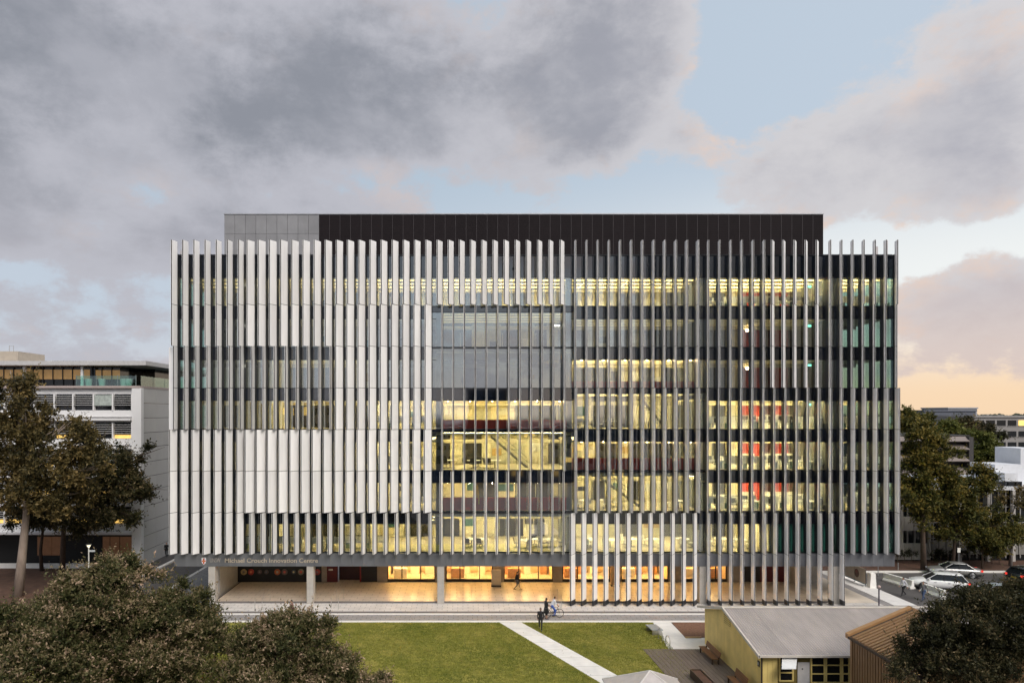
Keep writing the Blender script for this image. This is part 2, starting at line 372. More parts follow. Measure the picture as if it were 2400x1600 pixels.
# right forecourt and car park kerbs
fore_m = brick_mat('forecourt_concrete', (0.62, 0.545, 0.455), (0.60, 0.53, 0.44), (0.50, 0.44, 0.37), 2.4, 2.4, 0.02, rough=.75)
struct(sheet('right_forecourt', fore_m, [(32.6, 61.1), (37.2, 61.1), (37.2, 74), (32.6, 74)], 0.012))
struct(sheet('grey_band', pav_grey, [(37.2, 56), (38.0, 56), (38.0, 76), (37.2, 76)], 0.014))
struct(sheet('concrete_footpath', path_m, [(38.0, 56), (40.0, 56), (40.0, 76), (38.0, 76)], 0.05, th=0.1))
verge_m = M('leaf_litter', (0.075, 0.035, 0.02), 0.95, var=0.5, scale=3, bump=.4)
struct(MB().box(36, 95, 72.6, 73.0, 0, .14).build('car_park_kerb', kerb_m))
struct(sheet('planting_strip', verge_m, [(36, 73.0), (95, 73.0), (95, 78.5), (36, 78.5)], 0.10))
# left road beside the building
struct(MB().box(-28.35, -28.0, 62, 95, 0, .16).build('road_kerb', kerb_m))
struct(MB().box(-33.4, -33.0, 66, 95, 0, .14).build('road_kerb', kerb_m))
struct(sheet('side_pavement', pav_grey, [(-28.0, 61.9), (-22.4, 61.9), (-22.4, 95), (-28.0, 95)], 0.14))
soil_m = M('bare_soil', (0.085, 0.042, 0.025), 0.95, var=0.4, scale=1.5, bump=.4)
struct(sheet('tree_bed', soil_m, [(-80, 50), (-36.5, 50), (-36.5, 74.5), (-80, 74.5)], 0.05))

# ------------------------------------------------------------------ main building
DG = 60.75                                 # distance of the glass line
SG = FPX / DG
GL = DG + 0.45                             # the glass stands back behind the fins
PITCH = 25.88 / SG
XB = [X(416.8, DG) + PITCH * i for i in range(66)]
ZL = [4.52 + 3.67 * k for k in range(7)]   # office floor levels, lowest first
ROOF = 31.1; FTOP = 32.2
root = thing('office_building', 'long office block behind rows of pale vertical fins, lit yellow inside', 'building', (6.5, DG, 0))
RL = Vector(root.location)
def bpart(mb, name, mat, loc=(0, 0, 0), parent=None, smooth=False):
    if parent is None: return mb.build(name, mat, root, Vector(loc) - RL, smooth)
    return mb.build(name, mat, parent, loc, smooth)
def bbox(name, mat, x0, x1, y0, y1, z0, z1): return bpart(MB().box(x0, x1, y0, y1, z0, z1), name, mat)
def blink(name, me, loc): return link(name, me, root, Vector(loc) - RL)
XL0, XR0 = XB[0] - 0.25, XB[65] - 0.1
YB = 81.0
# rows from the top: row 0 has floor ZL[6]
def row_z(r):
    k = 6 - r
    return ZL[k], (ZL[k + 1] if k < 6 else ROOF)
def zone(i):                                # bay i lies between fin i and i+1
    x = 416.8 + 25.88 * (i + .5)
    return 'L1' if x < 625 else 'L2' if x < 862 else 'L3' if x < 1022 else 'C' if x < 1343 else 'M' if x < 1652 else 'R' if x < 1955 else 'E'
ZX = {'L1': (XL0, X(625, DG)), 'L2': (X(625, DG), X(862, DG)), 'L3': (X(862, DG), X(1022, DG)), 'C': (X(1022, DG), X(1340, DG)),
      'M': (X(1340, DG), X(1650, DG)), 'R': (X(1650, DG), X(1953, DG)), 'E': (X(1953, DG), XR0)}
def span_h(r, z):
    if r == 0: return 2.0
    return {('C', 4): .26, ('C', 6): .2, ('M', 3): .45, ('M', 5): .22, ('C', 1): .55, ('C', 2): .12}.get((z, r), 1.12)
# vision panes and spandrels, one per bay and storey; the ones behind the widest fins are joined
panes = []; spans = []
for r in range(7):
    z0, z1 = row_z(r)
    for i in range(65):
        h = span_h(r, zone(i))
        panes.append((i, r, z0 + .03, z1 - h - .02)); spans.append((i, r, z1 - h + .02, z1 - .02))
def covered(i, r): return (i < 24) * 2 + (r in (0, 1) and i < 24)
panes.sort(key=lambda p: covered(p[0], p[1])); spans.sort(key=lambda p: covered(p[0], p[1]))
cache = {}
def pane_mesh(kind, h, mat, th):
    k = (kind, round(h, 3), mat.name)
    if k not in cache: cache[k] = MB().box(0.02, PITCH - .02, 0, th, 0, h).mesh(kind, mat)
    return cache[k]
for lst, kind, base_m, th in ((panes, 'window_pane', glass_m, .012), (spans, 'spandrel_panel', spandrel_m, .03)):
    for (i, r, a, b) in lst[:300]:
        m = base_m
        if kind == 'window_pane' and (r == 6 and i >= 54): m = teal_glass
        o = blink(kind, pane_mesh(kind, b - a, m, th), (XB[i], GL, a))
    mb = MB()
    for (i, r, a, b) in lst[300:]: mb.box(XB[i] + .02, XB[i] + PITCH - .02, GL, GL + th, a, b)
    o = bpart(mb, kind + '_field', base_m); o['kind'] = 'stuff'
mm = MB().box(-.09, .024, 0, .58, 0, ROOF - 4.5).mesh('mullion', mull_m)
for i in range(66): blink('mullion', mm, (XB[i], DG - .045, 4.5))
for r in range(7):
    z0, z1 = row_z(r)
    bbox('transom', mull_m, XL0, XR0, GL - .02, GL + .13, z0 - .035, z0 + .035)
    for zn, (xa, xb) in ZX.items():
        h = span_h(r, zn)
        if h > .4: bbox('transom', mull_m, xa, xb, GL - .015, GL + .12, z1 - h - .025, z1 - h + .025)
bbox('facade_sill', zinc_m, XL0, XR0, DG + .31, GL + .1, 4.36, 4.47)
bbox('parapet_cap', mull_m, XL0 - .05, XR0 + .05, GL - .10, GL + .5, ROOF - .06, ROOF + .06)
bbox('flat_roof', conc_d, XL0, XR0, GL + .5, YB, ROOF - .35, ROOF - .1)
# side walls and back (glazed ends with slim frames on the right)
bbox('rear_wall', conc_d, XL0, XR0, YB - .3, YB, 3.4, ROOF - .36)
for r in range(7):
    z0, z1 = row_z(r)
    bbox('end_spandrel', spandrel_m, XR0 - .06, XR0, DG + .15, YB - .3, z1 - 1.1, z1 - .36 if r == 0 else z1)
    bbox('end_spandrel', spandrel_m, XL0, XL0 + .06, DG + .15, YB - .3, z1 - 1.1, z1 - .36 if r == 0 else z1)
    for k in range(6):
        ya = DG + .2 + k * 3.3
        bbox('end_window', teal_glass, XR0 - .04, XR0 - .02, ya, ya + 3.2, z0 + .05, z1 - 1.12)
        bbox('end_window', teal_glass, XL0 + .02, XL0 + .04, ya, ya + 3.2, z0 + .05, z1 - 1.12)
        bbox('end_mullion', mull_m, XR0 - .12, XR0 - .01, ya + 3.2, ya + 3.3, z0, z1 - 1.1)
# fascia of zinc panels
nfp = 65; fx0, fx1 = X(409, DG), X(2096, DG); fw = (fx1 - fx0) / nfp
fz0, fz1 = Z(1326, DG), 4.50
fm = MB().box(.006, fw - .006, 0, .05, 0, fz1 - fz0).mesh('fascia_panel', zinc_m)
for k in range(nfp): blink('fascia_panel', fm, (fx0 + k * fw, DG - .06 + random.uniform(-.006, .006), fz0))
bbox('fascia_backing', fin_dark, fx0 + .02, fx1 - .02, DG - .005, DG + .3, fz0 + .01, 4.46)
bbox('portico_soffit', conc_m, fx0 + .02, fx1 - .02, DG + .3, YB, fz0 + .06, fz0 + .3)
# ------------------------------------------------------------------ fins
FY0 = DG - .06; FD = 0.74; FT = 0.120
RZ = [FTOP, ZL[6], ZL[5], ZL[4], ZL[3], ZL[2], ZL[1], ZL[0], 0.06]      # row boundaries from the top
def fin_dx(i, r):
    """sideways set of the fin's front edge against its foot on the glass; None = no fin"""
    if r == 7: return -.50 if 36 <= i <= 47 else -.04 if 48 <= i <= 60 else None
    if i <= 6: return [-.18, -.18, 0, 0, -.35, -.35, -.35][r]
    if i <= 14: return [-.43, -.43, 0, 0, -.60, -.60, -.16][r]
    if i <= 23: return [-.43, -.51, -.51, -.51, -.59, -.59, -.16][r]
    if i <= 35: return [-.43, 0, 0, 0, 0, -.15, -.15][r]
    if i <= 47: return [-.04, -.04, -.04, .06, .06, .06, -.50][r]
    if i <= 53: return [-.16, -.16, -.16, -.21, -.21, -.21, -.04][r]
    if i <= 58: return [-.52, -.56, -.56, -.25, -.25, -.25, -.04][r]
    if i <= 60: return [-.25, -.25, -.25, -.20, -.20, -.20, -.04][r]
    return [-.26, -.34, -.34, -.08, -.08, -.08, -.08][r]
def blade(dx, d0, d1, s0, s1):
    """quad in plan between depths d0 and d1 (0 foot, 1 front edge) and sideways offsets s0..s1 across the blade's thickness"""
    a = Vector((-FT / 2, 0)); b = Vector((dx - FT / 2, -FD)); u = (b - a).normalized(); n = Vector((-u.y, u.x))
    L = (b - a).length
    p, q = a + u * (d0 * L), a + u * (d1 * L)
    return [tuple(p + n * s0), tuple(q + n * s0), tuple(q + n * s1), tuple(p + n * s1)]
fcache = {}
def fin_mesh(kind, dx, h):
    k = (kind, dx, round(h, 2))
    if k not in fcache:
        h2 = FT / 2
        if kind == 'fin': me = MB().prism(blade(dx, 0, .975, -h2 + .018, h2 - .016), 0, h).mesh('fin', fin_dark)
        elif kind == 'fin_panel':
            mb = MB().prism(blade(dx, .02, 1.0, -h2, -h2 + .024), 0.02, h - .02); mb.prism(blade(dx, .02, .955, h2 - .02, h2), 0.02, h - .02)
            me = mb.mesh('fin_panel', fin_m)
        else: me = MB().prism(blade(dx, .0, 1.01, -h2 - .012, h2 + .012), 0, h).mesh('fin_shoe', shoe_m)
        fcache[k] = me
    return fcache[k]
for i in range(66):
    r = 0
    while r < 8:
        dx = fin_dx(i, r)
        if dx is None: r += 1; continue
        e = r
        while e + 1 < 8 and fin_dx(i, e + 1) == dx: e += 1
        zt, zb = RZ[r], RZ[e + 1]
        low = .42 if e == 7 else 0
        sp = blink('fin', fin_mesh('fin', dx, zt - zb - .02), (XB[i], FY0, zb + .01))
        for q in range(r, e + 1):
            a, b = RZ[q + 1], RZ[q]
            if q == 7: a += low
            link('fin_panel', fin_mesh('fin_panel', dx, b - a), sp, (0, 0, a - zb - .01))
        if low: link('fin_shoe', fin_mesh('fin_shoe', dx, low), sp, (0, 0, -.01))
        r = e + 1
# fins of the side elevations, edge on to the street
for (za, zb) in ((ZL[3], ZL[5]),):
    for k in range(1):
        o = bbox('side_fin', fin_m, XL0 - .52, XL0 - .02, DG - .05, DG + .08, za, zb - .04)
for (za, zb) in ((ZL[0], ZL[4]),):
    bbox('side_fin', fin_m, XR0 + .02, XR0 + .16, DG - .05, DG + .08, za, zb - .04)
# ------------------------------------------------------------------ plant room on the roof
PD = DG + 2.6
px0, px1, pxm = X(526, PD), X(1929, PD), X(748, PD)
pz1 = Z(503, PD)
pw = (px1 - pxm) / 48
me = MB().box(.012, pw - .012, 0, .08, 0, pz1 - ROOF + .4).mesh('plant_room_panel', pent_m)
for k in range(48): blink('plant_room_panel', me, (pxm + k * pw, PD - .05, ROOF - .4))
rib = MB().box(-.012, .012, 0, .02, 0, pz1 - ROOF + .4).mesh('panel_rib', M('rib_metal', (.06, .05, .055), .5, 0))
for k in range(1, 48): blink('panel_rib', rib, (pxm + k * pw, PD - .075, ROOF - .4))
# fine horizontal louvre blades, too thin to pick apart
mb = MB()
z = ROOF - .3
while z < pz1: mb.box(pxm, px1, PD - .062, PD - .04, z, z + .012); z += .16
o = bpart(mb, 'louvre_blades', M('blade_metal', (.022, .017, .018), .7, 0, spec=.2)); o['kind'] = 'stuff'
lw = (pxm - px0) / 9
for k in range(9):
    for (a, b) in ((ROOF - .4, Z(548, PD) - .01), (Z(548, PD) + .01, pz1)):
        blink('grey_panel', MB().box(.012, lw - .012, 0, .08, 0, b - a).mesh('grey_panel', pent_l), (px0 + k * lw, PD - .05, a))
bbox('plant_room_wall', fin_dark, px0 + .02, px1 - .02, PD + .031, PD + 12, ROOF - .4, pz1 - .02)
bbox('plant_room_coping', M('coping', (.45, .45, .47), .35, .5), px0 - .03, px1 + .03, PD - .1, PD + 12.1, pz1, pz1 + .09)
for (px, ztop) in ((2055, 33.0), (2078, 33.6), (425, 32.6)):
    x = X(px, DG + 5)
    o = bbox('roof_vent', M('vent_metal', (.45, .42, .42), .5, .3), x - .12, x + .12, DG + 5, DG + 5.3, ROOF - .1, ztop)
# small cameras on the top storey
for i in (18, 30, 42):
    mb = MB().box(-.02, .02, -.35, 0, 0, .04); mb.ell((0, -.38, -.05), (.09, .09, .09), 8, 6)
    blink('security_camera', mb.mesh('security_camera', black_m), (XB[i] + .45, DG - .01, 30.1))

# ------------------------------------------------------------------ interiors
LIT = {0: dict(L1=.2, L2=.25, L3=.45, C=.6, M=.7, R=1.2, E=1.0), 1: dict(L2=.06, C=.10, M=.10, R=.06), 2: dict(L2=.10, M=.7, R=.06),
       3: dict(L1=.10, L2=.35, L3=.9, C=1, M=.75, R=1.3, E=.8), 4: dict(L1=.16, L2=.3, L3=.8, C=1.1, M=.95, R=1.35, E=.75),
       5: dict(L1=.10, L2=.4, L3=.75, C=.75, M=1.0, R=1.35, E=.75), 6: dict(L1=.12, L2=.42, L3=.8, C=1.0, M=1.0, R=.95)}
LIGHT_LV = {}
ELIGHT = 19.0
def light_mat(s):
    k = round(s * 16) / 16 or .0625
    if k not in LIGHT_LV: LIGHT_LV[k] = M('ceiling_light_%d' % int(k * 1000), (1, .84, .46), .5, var=0, emit=ELIGHT * k, ecol=(1.0, .85, .51))
    return LIGHT_LV[k]
BKD = 69.0                                   # distance of the office back walls
RSEG = [(1650, 1668, 'c'), (1668, 1702, 'd'), (1702, 1736, 'c'), (1736, 1782, 'r'), (1782, 1808, 'k'), (1808, 1852, 'r'), (1852, 1866, 'c'), (1866, 1884, 'g'), (1884, 1940, 'c')]
SEGM = dict(c=cream_m, d=darkopen_m, r=red_m, k=M('maroon_wall', (.10, .03, .025), .5), g=M('pale_partition', (.55, .52, .38), .4))
for r in range(7):
    z0, z1 = row_z(r)
    bbox('floor_slab', carpet_m, XL0 + .1, XR0 - .13, GL + .14, YB - .3, z0 - .30, z0 - .02)
    for zn, (xa, xb) in ZX.items():
        h = span_h(r, zn); zc = z1 - max(h, .52)
        slots = [GL + 1.1 + 1.75 * q for q in range(4)]; ya = GL + .14
        for q in range(5):
            yb_ = slots[q] if q < 4 else (77.2 if zn == 'E' else BKD + .2)
            bbox('ceiling', ceil_m, xa + .01, xb - .01, ya, yb_, zc, zc + .16); ya = yb_ + .30
        k = LIT[r].get(zn, 0)
        for q in slots:
            if k > 0:
                xe = X(1812, DG) if (r == 6 and zn == 'R') else xb
                bbox('ceiling_light', light_mat(k), xa + .25, xe - .25, q + .01, q + .29, zc + .135, zc + .165)
            bbox('ceiling_recess', ceil_m, xa + .01, xb - .01, q, q + .30, zc + .17, zc + .19)
        if r == 0 and zn in ('M', 'R', 'E'):
            for q in range(3):
                x = xa + (xb - xa) * (q + .4) / 3; bbox('thin_light', M('thin_light', (1, .9, .6), .5, emit=1.4, ecol=(1, .9, .62)), x - .03, x + .03, GL + .5, GL + 6, zc - .02, zc - .001)
        # back wall made of wall panels, doors and openings
        if zn == 'R':
            for (p0, p1, t) in RSEG:
                if r in (1, 2) and t == 'c' and p0 < 1700: t = 'd'
                bbox('wall_panel', SEGM[t], X(p0, BKD), X(p1, BKD), BKD + (.25 if t in 'dk' else 0), BKD + .3, z0 - .02, zc)
        else:
            BK = 77.0 if zn == 'E' else BKD
            x = xa
            rr = random.Random(r * 31 + ord(zn[0]) * 7 + len(zn) + (ord(zn[1]) if len(zn) > 1 else 0))
            while x < xb - .05:
                wd = min(rr.uniform(.9, 2.6), xb - x)
                t = rr.choices('cdgk', (4.4, 3.0, 1.6, .5 if zn == 'L2' else 0))[0]
                if zn == 'E': t = 'd' if r in (1, 2) else rr.choice('cgd')
                bbox('wall_panel', SEGM[t], x, x + wd, BK + (.25 if t == 'd' else .0), BK + .3, z0 - .02, zc)
                if t in 'cg' and wd > 1.0 and rr.random() < .55 and zn != 'L1':
                    w2 = rr.uniform(.3, wd * .42); zb2 = z0 + rr.uniform(.8, 1.3)
                    bbox('wall_board', rr.choice((white_m, teal_m, black_m, white_m, wood_m)), x + wd / 2 - w2, x + wd / 2 + w2, BK - .05, BK - .005, zb2, zb2 + rr.uniform(.4, 1.0))
                if t == 'd' and wd > 1.2:
                    bbox('door_frame', SEGM['g'], x + .1, x + .16, BK + .1, BK + .2, z0, z0 + 2.2)
                x += wd
        if zn != 'L1': bbox('added_light_divider', M('light_divider_dark', (.10, .10, .085), .6) if zn in ('M', 'R', 'E') else cream_m, xa - .08, xa + .08, GL + .7, 77 if zn == 'E' else BKD, z0, zc)  # dividers added between zones to hold each zone's light in
    for px in (1030, 1333, 1650, 1957):
        mb = MB().tube([(X(px, GL + .6), GL + .6, z0 - .02), (X(px, GL + .6), GL + .6, z1 - .3)], .3, 16)
        bpart(mb, 'column', M('column_concrete', (.15, .16, .14), .7), smooth=True)
    # second-row structure seen through the glass: bulkhead beam
    bbox('ceiling_bulkhead', M('bulkhead', (.42, .37, .24), .7), XL0 + .2, XR0 - .2, DG + 5.6, DG + 5.9, z1 - (2.0 if r == 0 else 1.12) - .35, z1 - (2.0 if r == 0 else 1.12))
bbox('dark_room_sheet', M('dark_room_teal', (.075, .18, .17), .6), X(1812, DG), XR0 - .2, GL + .4, GL + .5, ZL[0], ZL[1] - 1.12)  # teal sheet added close behind the glass in place of unlit rooms
bbox('added_light_divider', cream_m, X(1812, DG) - .1, X(1812, DG), GL + .15, BKD, ZL[0], ZL[1] - 1.12)  # divider added to end the lit zone before the dark rooms
for r in (3, 4, 5):
    z0 = row_z(r)[0]
    for (a, b, hh) in ((1672, 1726, 1.0), (1728, 1768, 1.25), (1790, 1862, 1.25), (1864, 1905, 1.05), (1985, 2015, 1.2)): bbox('low_screen', white_m, X(a, GL + 4.2), X(b, GL + 4.2), GL + 4.2, GL + 4.26, z0, z0 + hh)
# burgundy balustrades of the lounges
for (r, zn, hh) in ((3, 'C', .82), (5, 'C', 1.18), (2, 'M', .62), (4, 'M', 1.05)):
    xa, xb = ZX[zn]; z0 = row_z(r)[0]
    o = bbox('balustrade', burg_m, xa + .1, xb - .35, GL + .35, GL + .42, z0 + .02, z0 + .02 + hh)
    n = 6
    for k in range(n):
        x = xa + (xb - xa) * (k + .5) / n
        bbox('downlight', M('downlight_glow', (1, .7, .4), .5, emit=420, ecol=(1, .62, .32)), x - .03, x + .03, GL + .15, GL + .22, z0 + 2.50, z0 + 2.53)
# stairs seen in the lounges: (zone x px, row, direction)
for (pa_, pb_, r) in ((1150, 1235, 4), (1400, 1500, 5), (1500, 1560, 3)):
    d = DG + 3.4; z0 = row_z(r)[0]
    xa, xb = X(pa_, d), X(pb_, d)
    mb = MB()
    n = 12
    for k in range(n):
        t = k / n
        mb.box(xb + (xa - xb) * t - .16, xb + (xa - xb) * t + .16, d, d + 1.1, z0 + 2.9 * t, z0 + 2.9 * t + .06)
    mb.tube([(xb, d, z0), (xa, d, z0 + 2.95)], .12, 6); mb.tube([(xb, d, z0 + .95), (xa, d, z0 + 3.8)], .03, 6); mb.tube([(xb, d, z0 + .6), (xa, d, z0 + 3.4)], .02, 6)
    bpart(mb, 'staircase', M('stair_steel', (.05, .05, .045), .5))
# exit signs and pendant spots
for r in (0, 1, 2, 3):
    x = X(1896, DG + 3); z = row_z(r)[0] + 2.15
    bbox('exit_sign', M('exit_green', (.1, .6, .4), .5, emit=2.0, ecol=(.2, .9, .6)), x - .22, x + .22, DG + 3, DG + 3.06, z, z + .18)
for r in (1, 2):
    x = X(1751, DG + 5.4); z = row_z(r)[0] + 2.1
    bpart(MB().ell((x, DG + 5.4, z), (.13, .13, .13), 10, 8), 'spot_lamp', M('spot_glow', (1, .8, .5), .5, emit=26, ecol=(1, .72, .4)))
# rough white lamps on the upper left floors
for (i, r) in ((6, 1), (6, 2), (6, 0), (20, 1), (20, 2), (34, 1)):
    x = XB[i] + .25; z = row_z(r)[0] + 2.0
    bbox('hanging_lamp', M('lamp_white', (1, .95, .85), .5, emit=5, ecol=(1, .9, .75)), x, x + .5, DG + 1.2, DG + 1.4, z, z + .1)
# ------------------------------------------------------------------ ground floor: portico and shopfront
BW = 68.0
PF = 0.17
struct(MB().box(X(506, 61.1), 32.6, 61.06, BW + 9, 0, PF).build('portico_floor', portico_f))
struct(MB().box(X(506, 61.1) - .02, 32.62, 61.0, 61.06, 0, PF - .004).build('portico_step', dstrip))
for px in (498.5, 728, 1033, 1645.5, 1955.5):
    x = X(px, 60.95); w_ = .30
    bbox('column', conc_m, x - w_, x + w_, 60.72, 61.5, 0.0, fz0 + .06)
def wall_run(name, mat, p0, p1, d0=0.0, z0=PF, z1=None): return bbox(name, mat, X(p0, BW), X(p1, BW), BW + d0, BW + d0 + .25, z0, fz0 + .06 if z1 is None else z1)
wall_run('display_wall', M('black_wall', (.008, .008, .009), .5), 556, 754)
disc_cols = [(.45, .33, .16), (.35, .04, .03), (.10, .06, .06), (.10, .08, .07), (.40, .10, .04), (.12, .09, .08), (.05, .07, .09), (.20, .18, .13), (.35, .05, .04)]
for k, zx in enumerate((805, 885, 980, 1055, 1175, 1255, 1355, 1435, 1615)):
    px = 400 + zx / 4.704; x = X(px, BW - .05); z = Z(1339.5, BW)
    rr = .30 if k in (0, 1, 4, 5, 7, 8) else .22
    mb = MB().tube([(x, BW - .04, z), (x, BW + .0, z)], rr, 20)
    o = bpart(mb, 'display_disc', M('disc_%d' % k, disc_cols[k], .5, var=.5, scale=5))
    bpart(MB().tube([(x, BW - .055, z), (x, BW - .035, z)], rr * .42, 16), 'disc_centre', M('disc_c%d' % k, tuple(min(.6, c * 1.5 + .03) for c in disc_cols[(k + 3) % 9]), .5))
wall_run('wall_pier', conc_d, 754, 766, -.05)
dred = M('dark_red_door', (.085, .007, .010), .45)
wall_run('door_leaf', dred, 766, 791, .02)
bbox('door_sign', M('plate', (.6, .6, .55), .5), X(770, BW), X(780, BW), BW - .01, BW + .015, Z(1336, BW), Z(1332.5, BW))
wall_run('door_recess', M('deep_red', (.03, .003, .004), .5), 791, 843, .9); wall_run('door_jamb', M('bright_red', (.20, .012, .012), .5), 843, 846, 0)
wall_run('dark_wall', M('near_black', (.012, .009, .008), .5), 846, 884, .05)
wall_run('wall_pier', conc_d, 884, 908, 0); wall_run('wall_pier', conc_d, 1020, 1045, 0); wall_run('wall_pier', conc_d, 1155, 1181, 0); wall_run('wall_pier', conc_d, 1296, 1318, 0)
wall_run('wall_pier', conc_d, 1430, 1456, 0); wall_run('wall_pier', conc_d, 1567, 1602, 0); wall_run('wall_pier', conc_d, 1638, 1656, 0); wall_run('wall_pier', conc_d, 1704, 1738, 0)
wall_run('dark_wall', MATS['near_black'], 1738, 1782, .05); wall_run('door_leaf', dred, 1782, 1846, .05); wall_run('door_jamb', MATS['bright_red'], 1840, 1849, .0)
wall_run('wall_pier', conc_m, 1849, 1925, -.05)
# shop bays: glazing, frames, lit back wall, shelves, ceiling lamp strips
frame_m = M('shop_frame', (.012, .010, .010), .4)
shop_wall = M('shop_wall', (.78, .58, .32), .7, var=.05)
shop_l = M('shop_lamp', (1, .62, .22), .5, emit=30, ecol=(1, .66, .24))
timber_m = M('shop_timber', (.42, .22, .08), .5, var=.2)
shop_floor = M('shop_floor', (.5, .38, .22), .4)
for (p0, p1, cuts) in ((908, 1020, (942, 986)), (1045, 1155, (1078, 1124)), (1181, 1296, (1216, 1262)), (1318, 1430, (1354, 1392)), (1456, 1567, (1493, 1533)), (1602, 1638, ()), (1656, 1704, (1678,))):
    xa, xb = X(p0, BW), X(p1, BW); zt = fz0 + .06
    bbox('shop_window', glass_clear, xa + .06, xb - .06, BW + .1, BW + .115, PF + .32, zt)
    for x in [xa + .04, xb - .04] + [X(c, BW) for c in cuts]: bbox('window_frame', frame_m, x - .045, x + .045, BW + .06, BW + .16, PF, zt)
    bbox('window_sill', frame_m, xa, xb, BW + .04, BW + .18, PF, PF + .28)
    bbox('shop_back_wall', shop_wall, xa - .4, xb + .4, BW + 4.2, BW + 4.4, PF, zt)
    for sx in (xa - .02, xb + .02): bbox('shop_side_wall', shop_wall, sx - .1 if sx < (xa + xb) / 2 else sx, sx if sx < (xa + xb) / 2 else sx + .1, BW + .3, BW + 4.2, PF, zt)
    n = max(1, int((xb - xa) / 1.5))
    for k in range(n):
        x = xa + (xb - xa) * (k + .5) / n
        bbox('shop_lamp', shop_l, x - .16, x + .16, BW + .9, BW + 3.4, zt - .10, zt - .05)
        x2 = x + random.uniform(-.3, .3); hh = random.uniform(.9, 2.2); ww = random.uniform(.25, .5)
        mb = MB().box(x2 - ww, x2 + ww, BW + 3.2, BW + 4.1, PF, PF + hh)
        bpart(mb, 'shop_cabinet', random.choice((timber_m, white_m, timber_m)))
        for q in range(2): bbox('wall_shelf', timber_m, x2 - .5, x2 + .5, BW + 3.9, BW + 4.19, PF + 2.3 + q * .35, PF + 2.34 + q * .35)
    bbox('shop_counter', random.choice((timber_m, white_m)), xa + .5, xa + 1.8, BW + 1.6, BW + 2.2, PF, PF + .95)
# round lamps let into the soffit
dl = MB().tube([(0, 0, 0), (0, 0, .03)], .13, 14).mesh('soffit_lamp', M('soffit_glow', (1, .8, .5), .5, emit=26, ecol=(1, .74, .42)))
for k in range(14):
    for y in (63.2, 66.0): blink('soffit_lamp', dl, (-20.5 + k * 3.95, y, fz0 + .035))
# side ramp walls of the portico
bbox('ramp_wall', conc_m, X(557, 68) - .35, X(557, 68), 63.0, 80, 0, fz0 + .06)
bbox('plinth_wall', conc_m, -23.3, -22.45, 61.7, 68, 0, .45)
bbox('ramp_wall', conc_m, 32.6, 32.9, 66.5, 80, 0, fz0 + .06)
# lettering on the fascia
letter_m = M('bronze_letters', (.52, .44, .34), .5, .1)
def text_mesh(s, size, mat, name, ext=.012, bold=0.0):
    cu = bpy.data.curves.new('t', 'FONT'); cu.body = s; cu.size = size; cu.extrude = ext; cu.offset = bold; cu.resolution_u = 3
    ob = bpy.data.objects.new('t', cu); COL.objects.link(ob); dg = bpy.context.evaluated_depsgraph_get()
    me = bpy.data.meshes.new_from_object(ob.evaluated_get(dg)); bpy.data.objects.remove(ob); bpy.data.curves.remove(cu)
    me.materials.clear(); me.materials.append(mat); me.name = name; return me
def place_text(s, name, mat, px0, px1, pyb, d, capz, parent, pl):
    me = text_mesh(s, 1.0, mat, name, bold=.008)
    xs = [v.co.x for v in me.vertices]; sx = (X(px1, d) - X(px0, d)) / (max(xs) - min(xs)); x0 = min(xs)
    for v in me.vertices: v.co = ((v.co.x - x0) * sx, -v.co.z, v.co.y * capz / .69)
    return link(name, me, parent, Vector((X(px0, d), d, Z(pyb, d))) - pl)
place_text('Michael Crouch Innovation Centre', 'sign_lettering', letter_m, 527, 745, 1317.6, DG - .075, .38, root, RL)
place_text('UNSW', 'sign_lettering', M('dim_letters', (.34, .31, .28), .5, .1), 492, 517, 1316.8, DG - .075, .36, root, RL)
# crest
cx, cz = X(478.5, DG), Z(1313.5, DG)
sh = [(-.2, .30), (.2, .30), (.2, -.02), (.14, -.2), (0, -.32), (-.14, -.2), (-.2, -.02)]
def plate(poly, mat, y, name, par=None): return bpart(MB().extrude([(cx + a, cz + b) for a, b in poly][::-1], 'y', y, y + .015), name, mat)
plate(sh, M('crest_white', (.75, .75, .75), .5), DG - .09, 'crest_shield')
plate([(-.06, .24), (.06, .24), (.06, .06), (.17, .06), (.17, -.06), (.06, -.06), (.06, -.24), (-.06, -.24), (-.06, -.06), (-.17, -.06), (-.17, .06), (-.06, .06)], M('crest_red', (.55, .04, .02), .5), DG - .10, 'crest_cross')
plate([(-.04, .05), (.04, .05), (.05, -.03), (0, -.06), (-.05, -.03)], M('crest_gold', (.6, .42, .08), .5), DG - .108, 'crest_lion')

# ------------------------------------------------------------------ furniture inside the offices
FLOORN = {0: 'top office floor', 3: 'fourth office floor down', 4: 'fifth office floor down', 5: 'sixth office floor down', 6: 'lowest office floor'}
ZONEN = {'R': 'in front of the red wall', 'E': 'at the glazed right end', 'L2': 'behind the pale fins on the left', 'L3': 'left of the lounge', 'C': 'in the lounge', 'M': 'beside the lounge stairs'}
def make_desk():
    t = thing('office_desk', 'desk', 'desk')
    box('desktop', white_m, -.8, .8, -.38, .38, .70, .74, t)
    for sx in (-.74, .74): MB().box(sx - .03, sx + .03, -.34, .34, 0, .70).build('leg', white_m, t)
    box('privacy_screen', white_m, -.8, .8, .38, .41, .55, 1.16, t)
    for sx in (-.38, .38):
        o = MB().box(sx - .29, sx + .29, .14, .17, .86, 1.20).build('monitor', black_m, t)
        MB().box(sx - .03, sx + .03, .17, .21, .74, .95).build('stand', black_m, o)
    MB().box(.35, .72, -.3, .3, .05, .62).build('drawer_unit', teal_m, t)
    return t
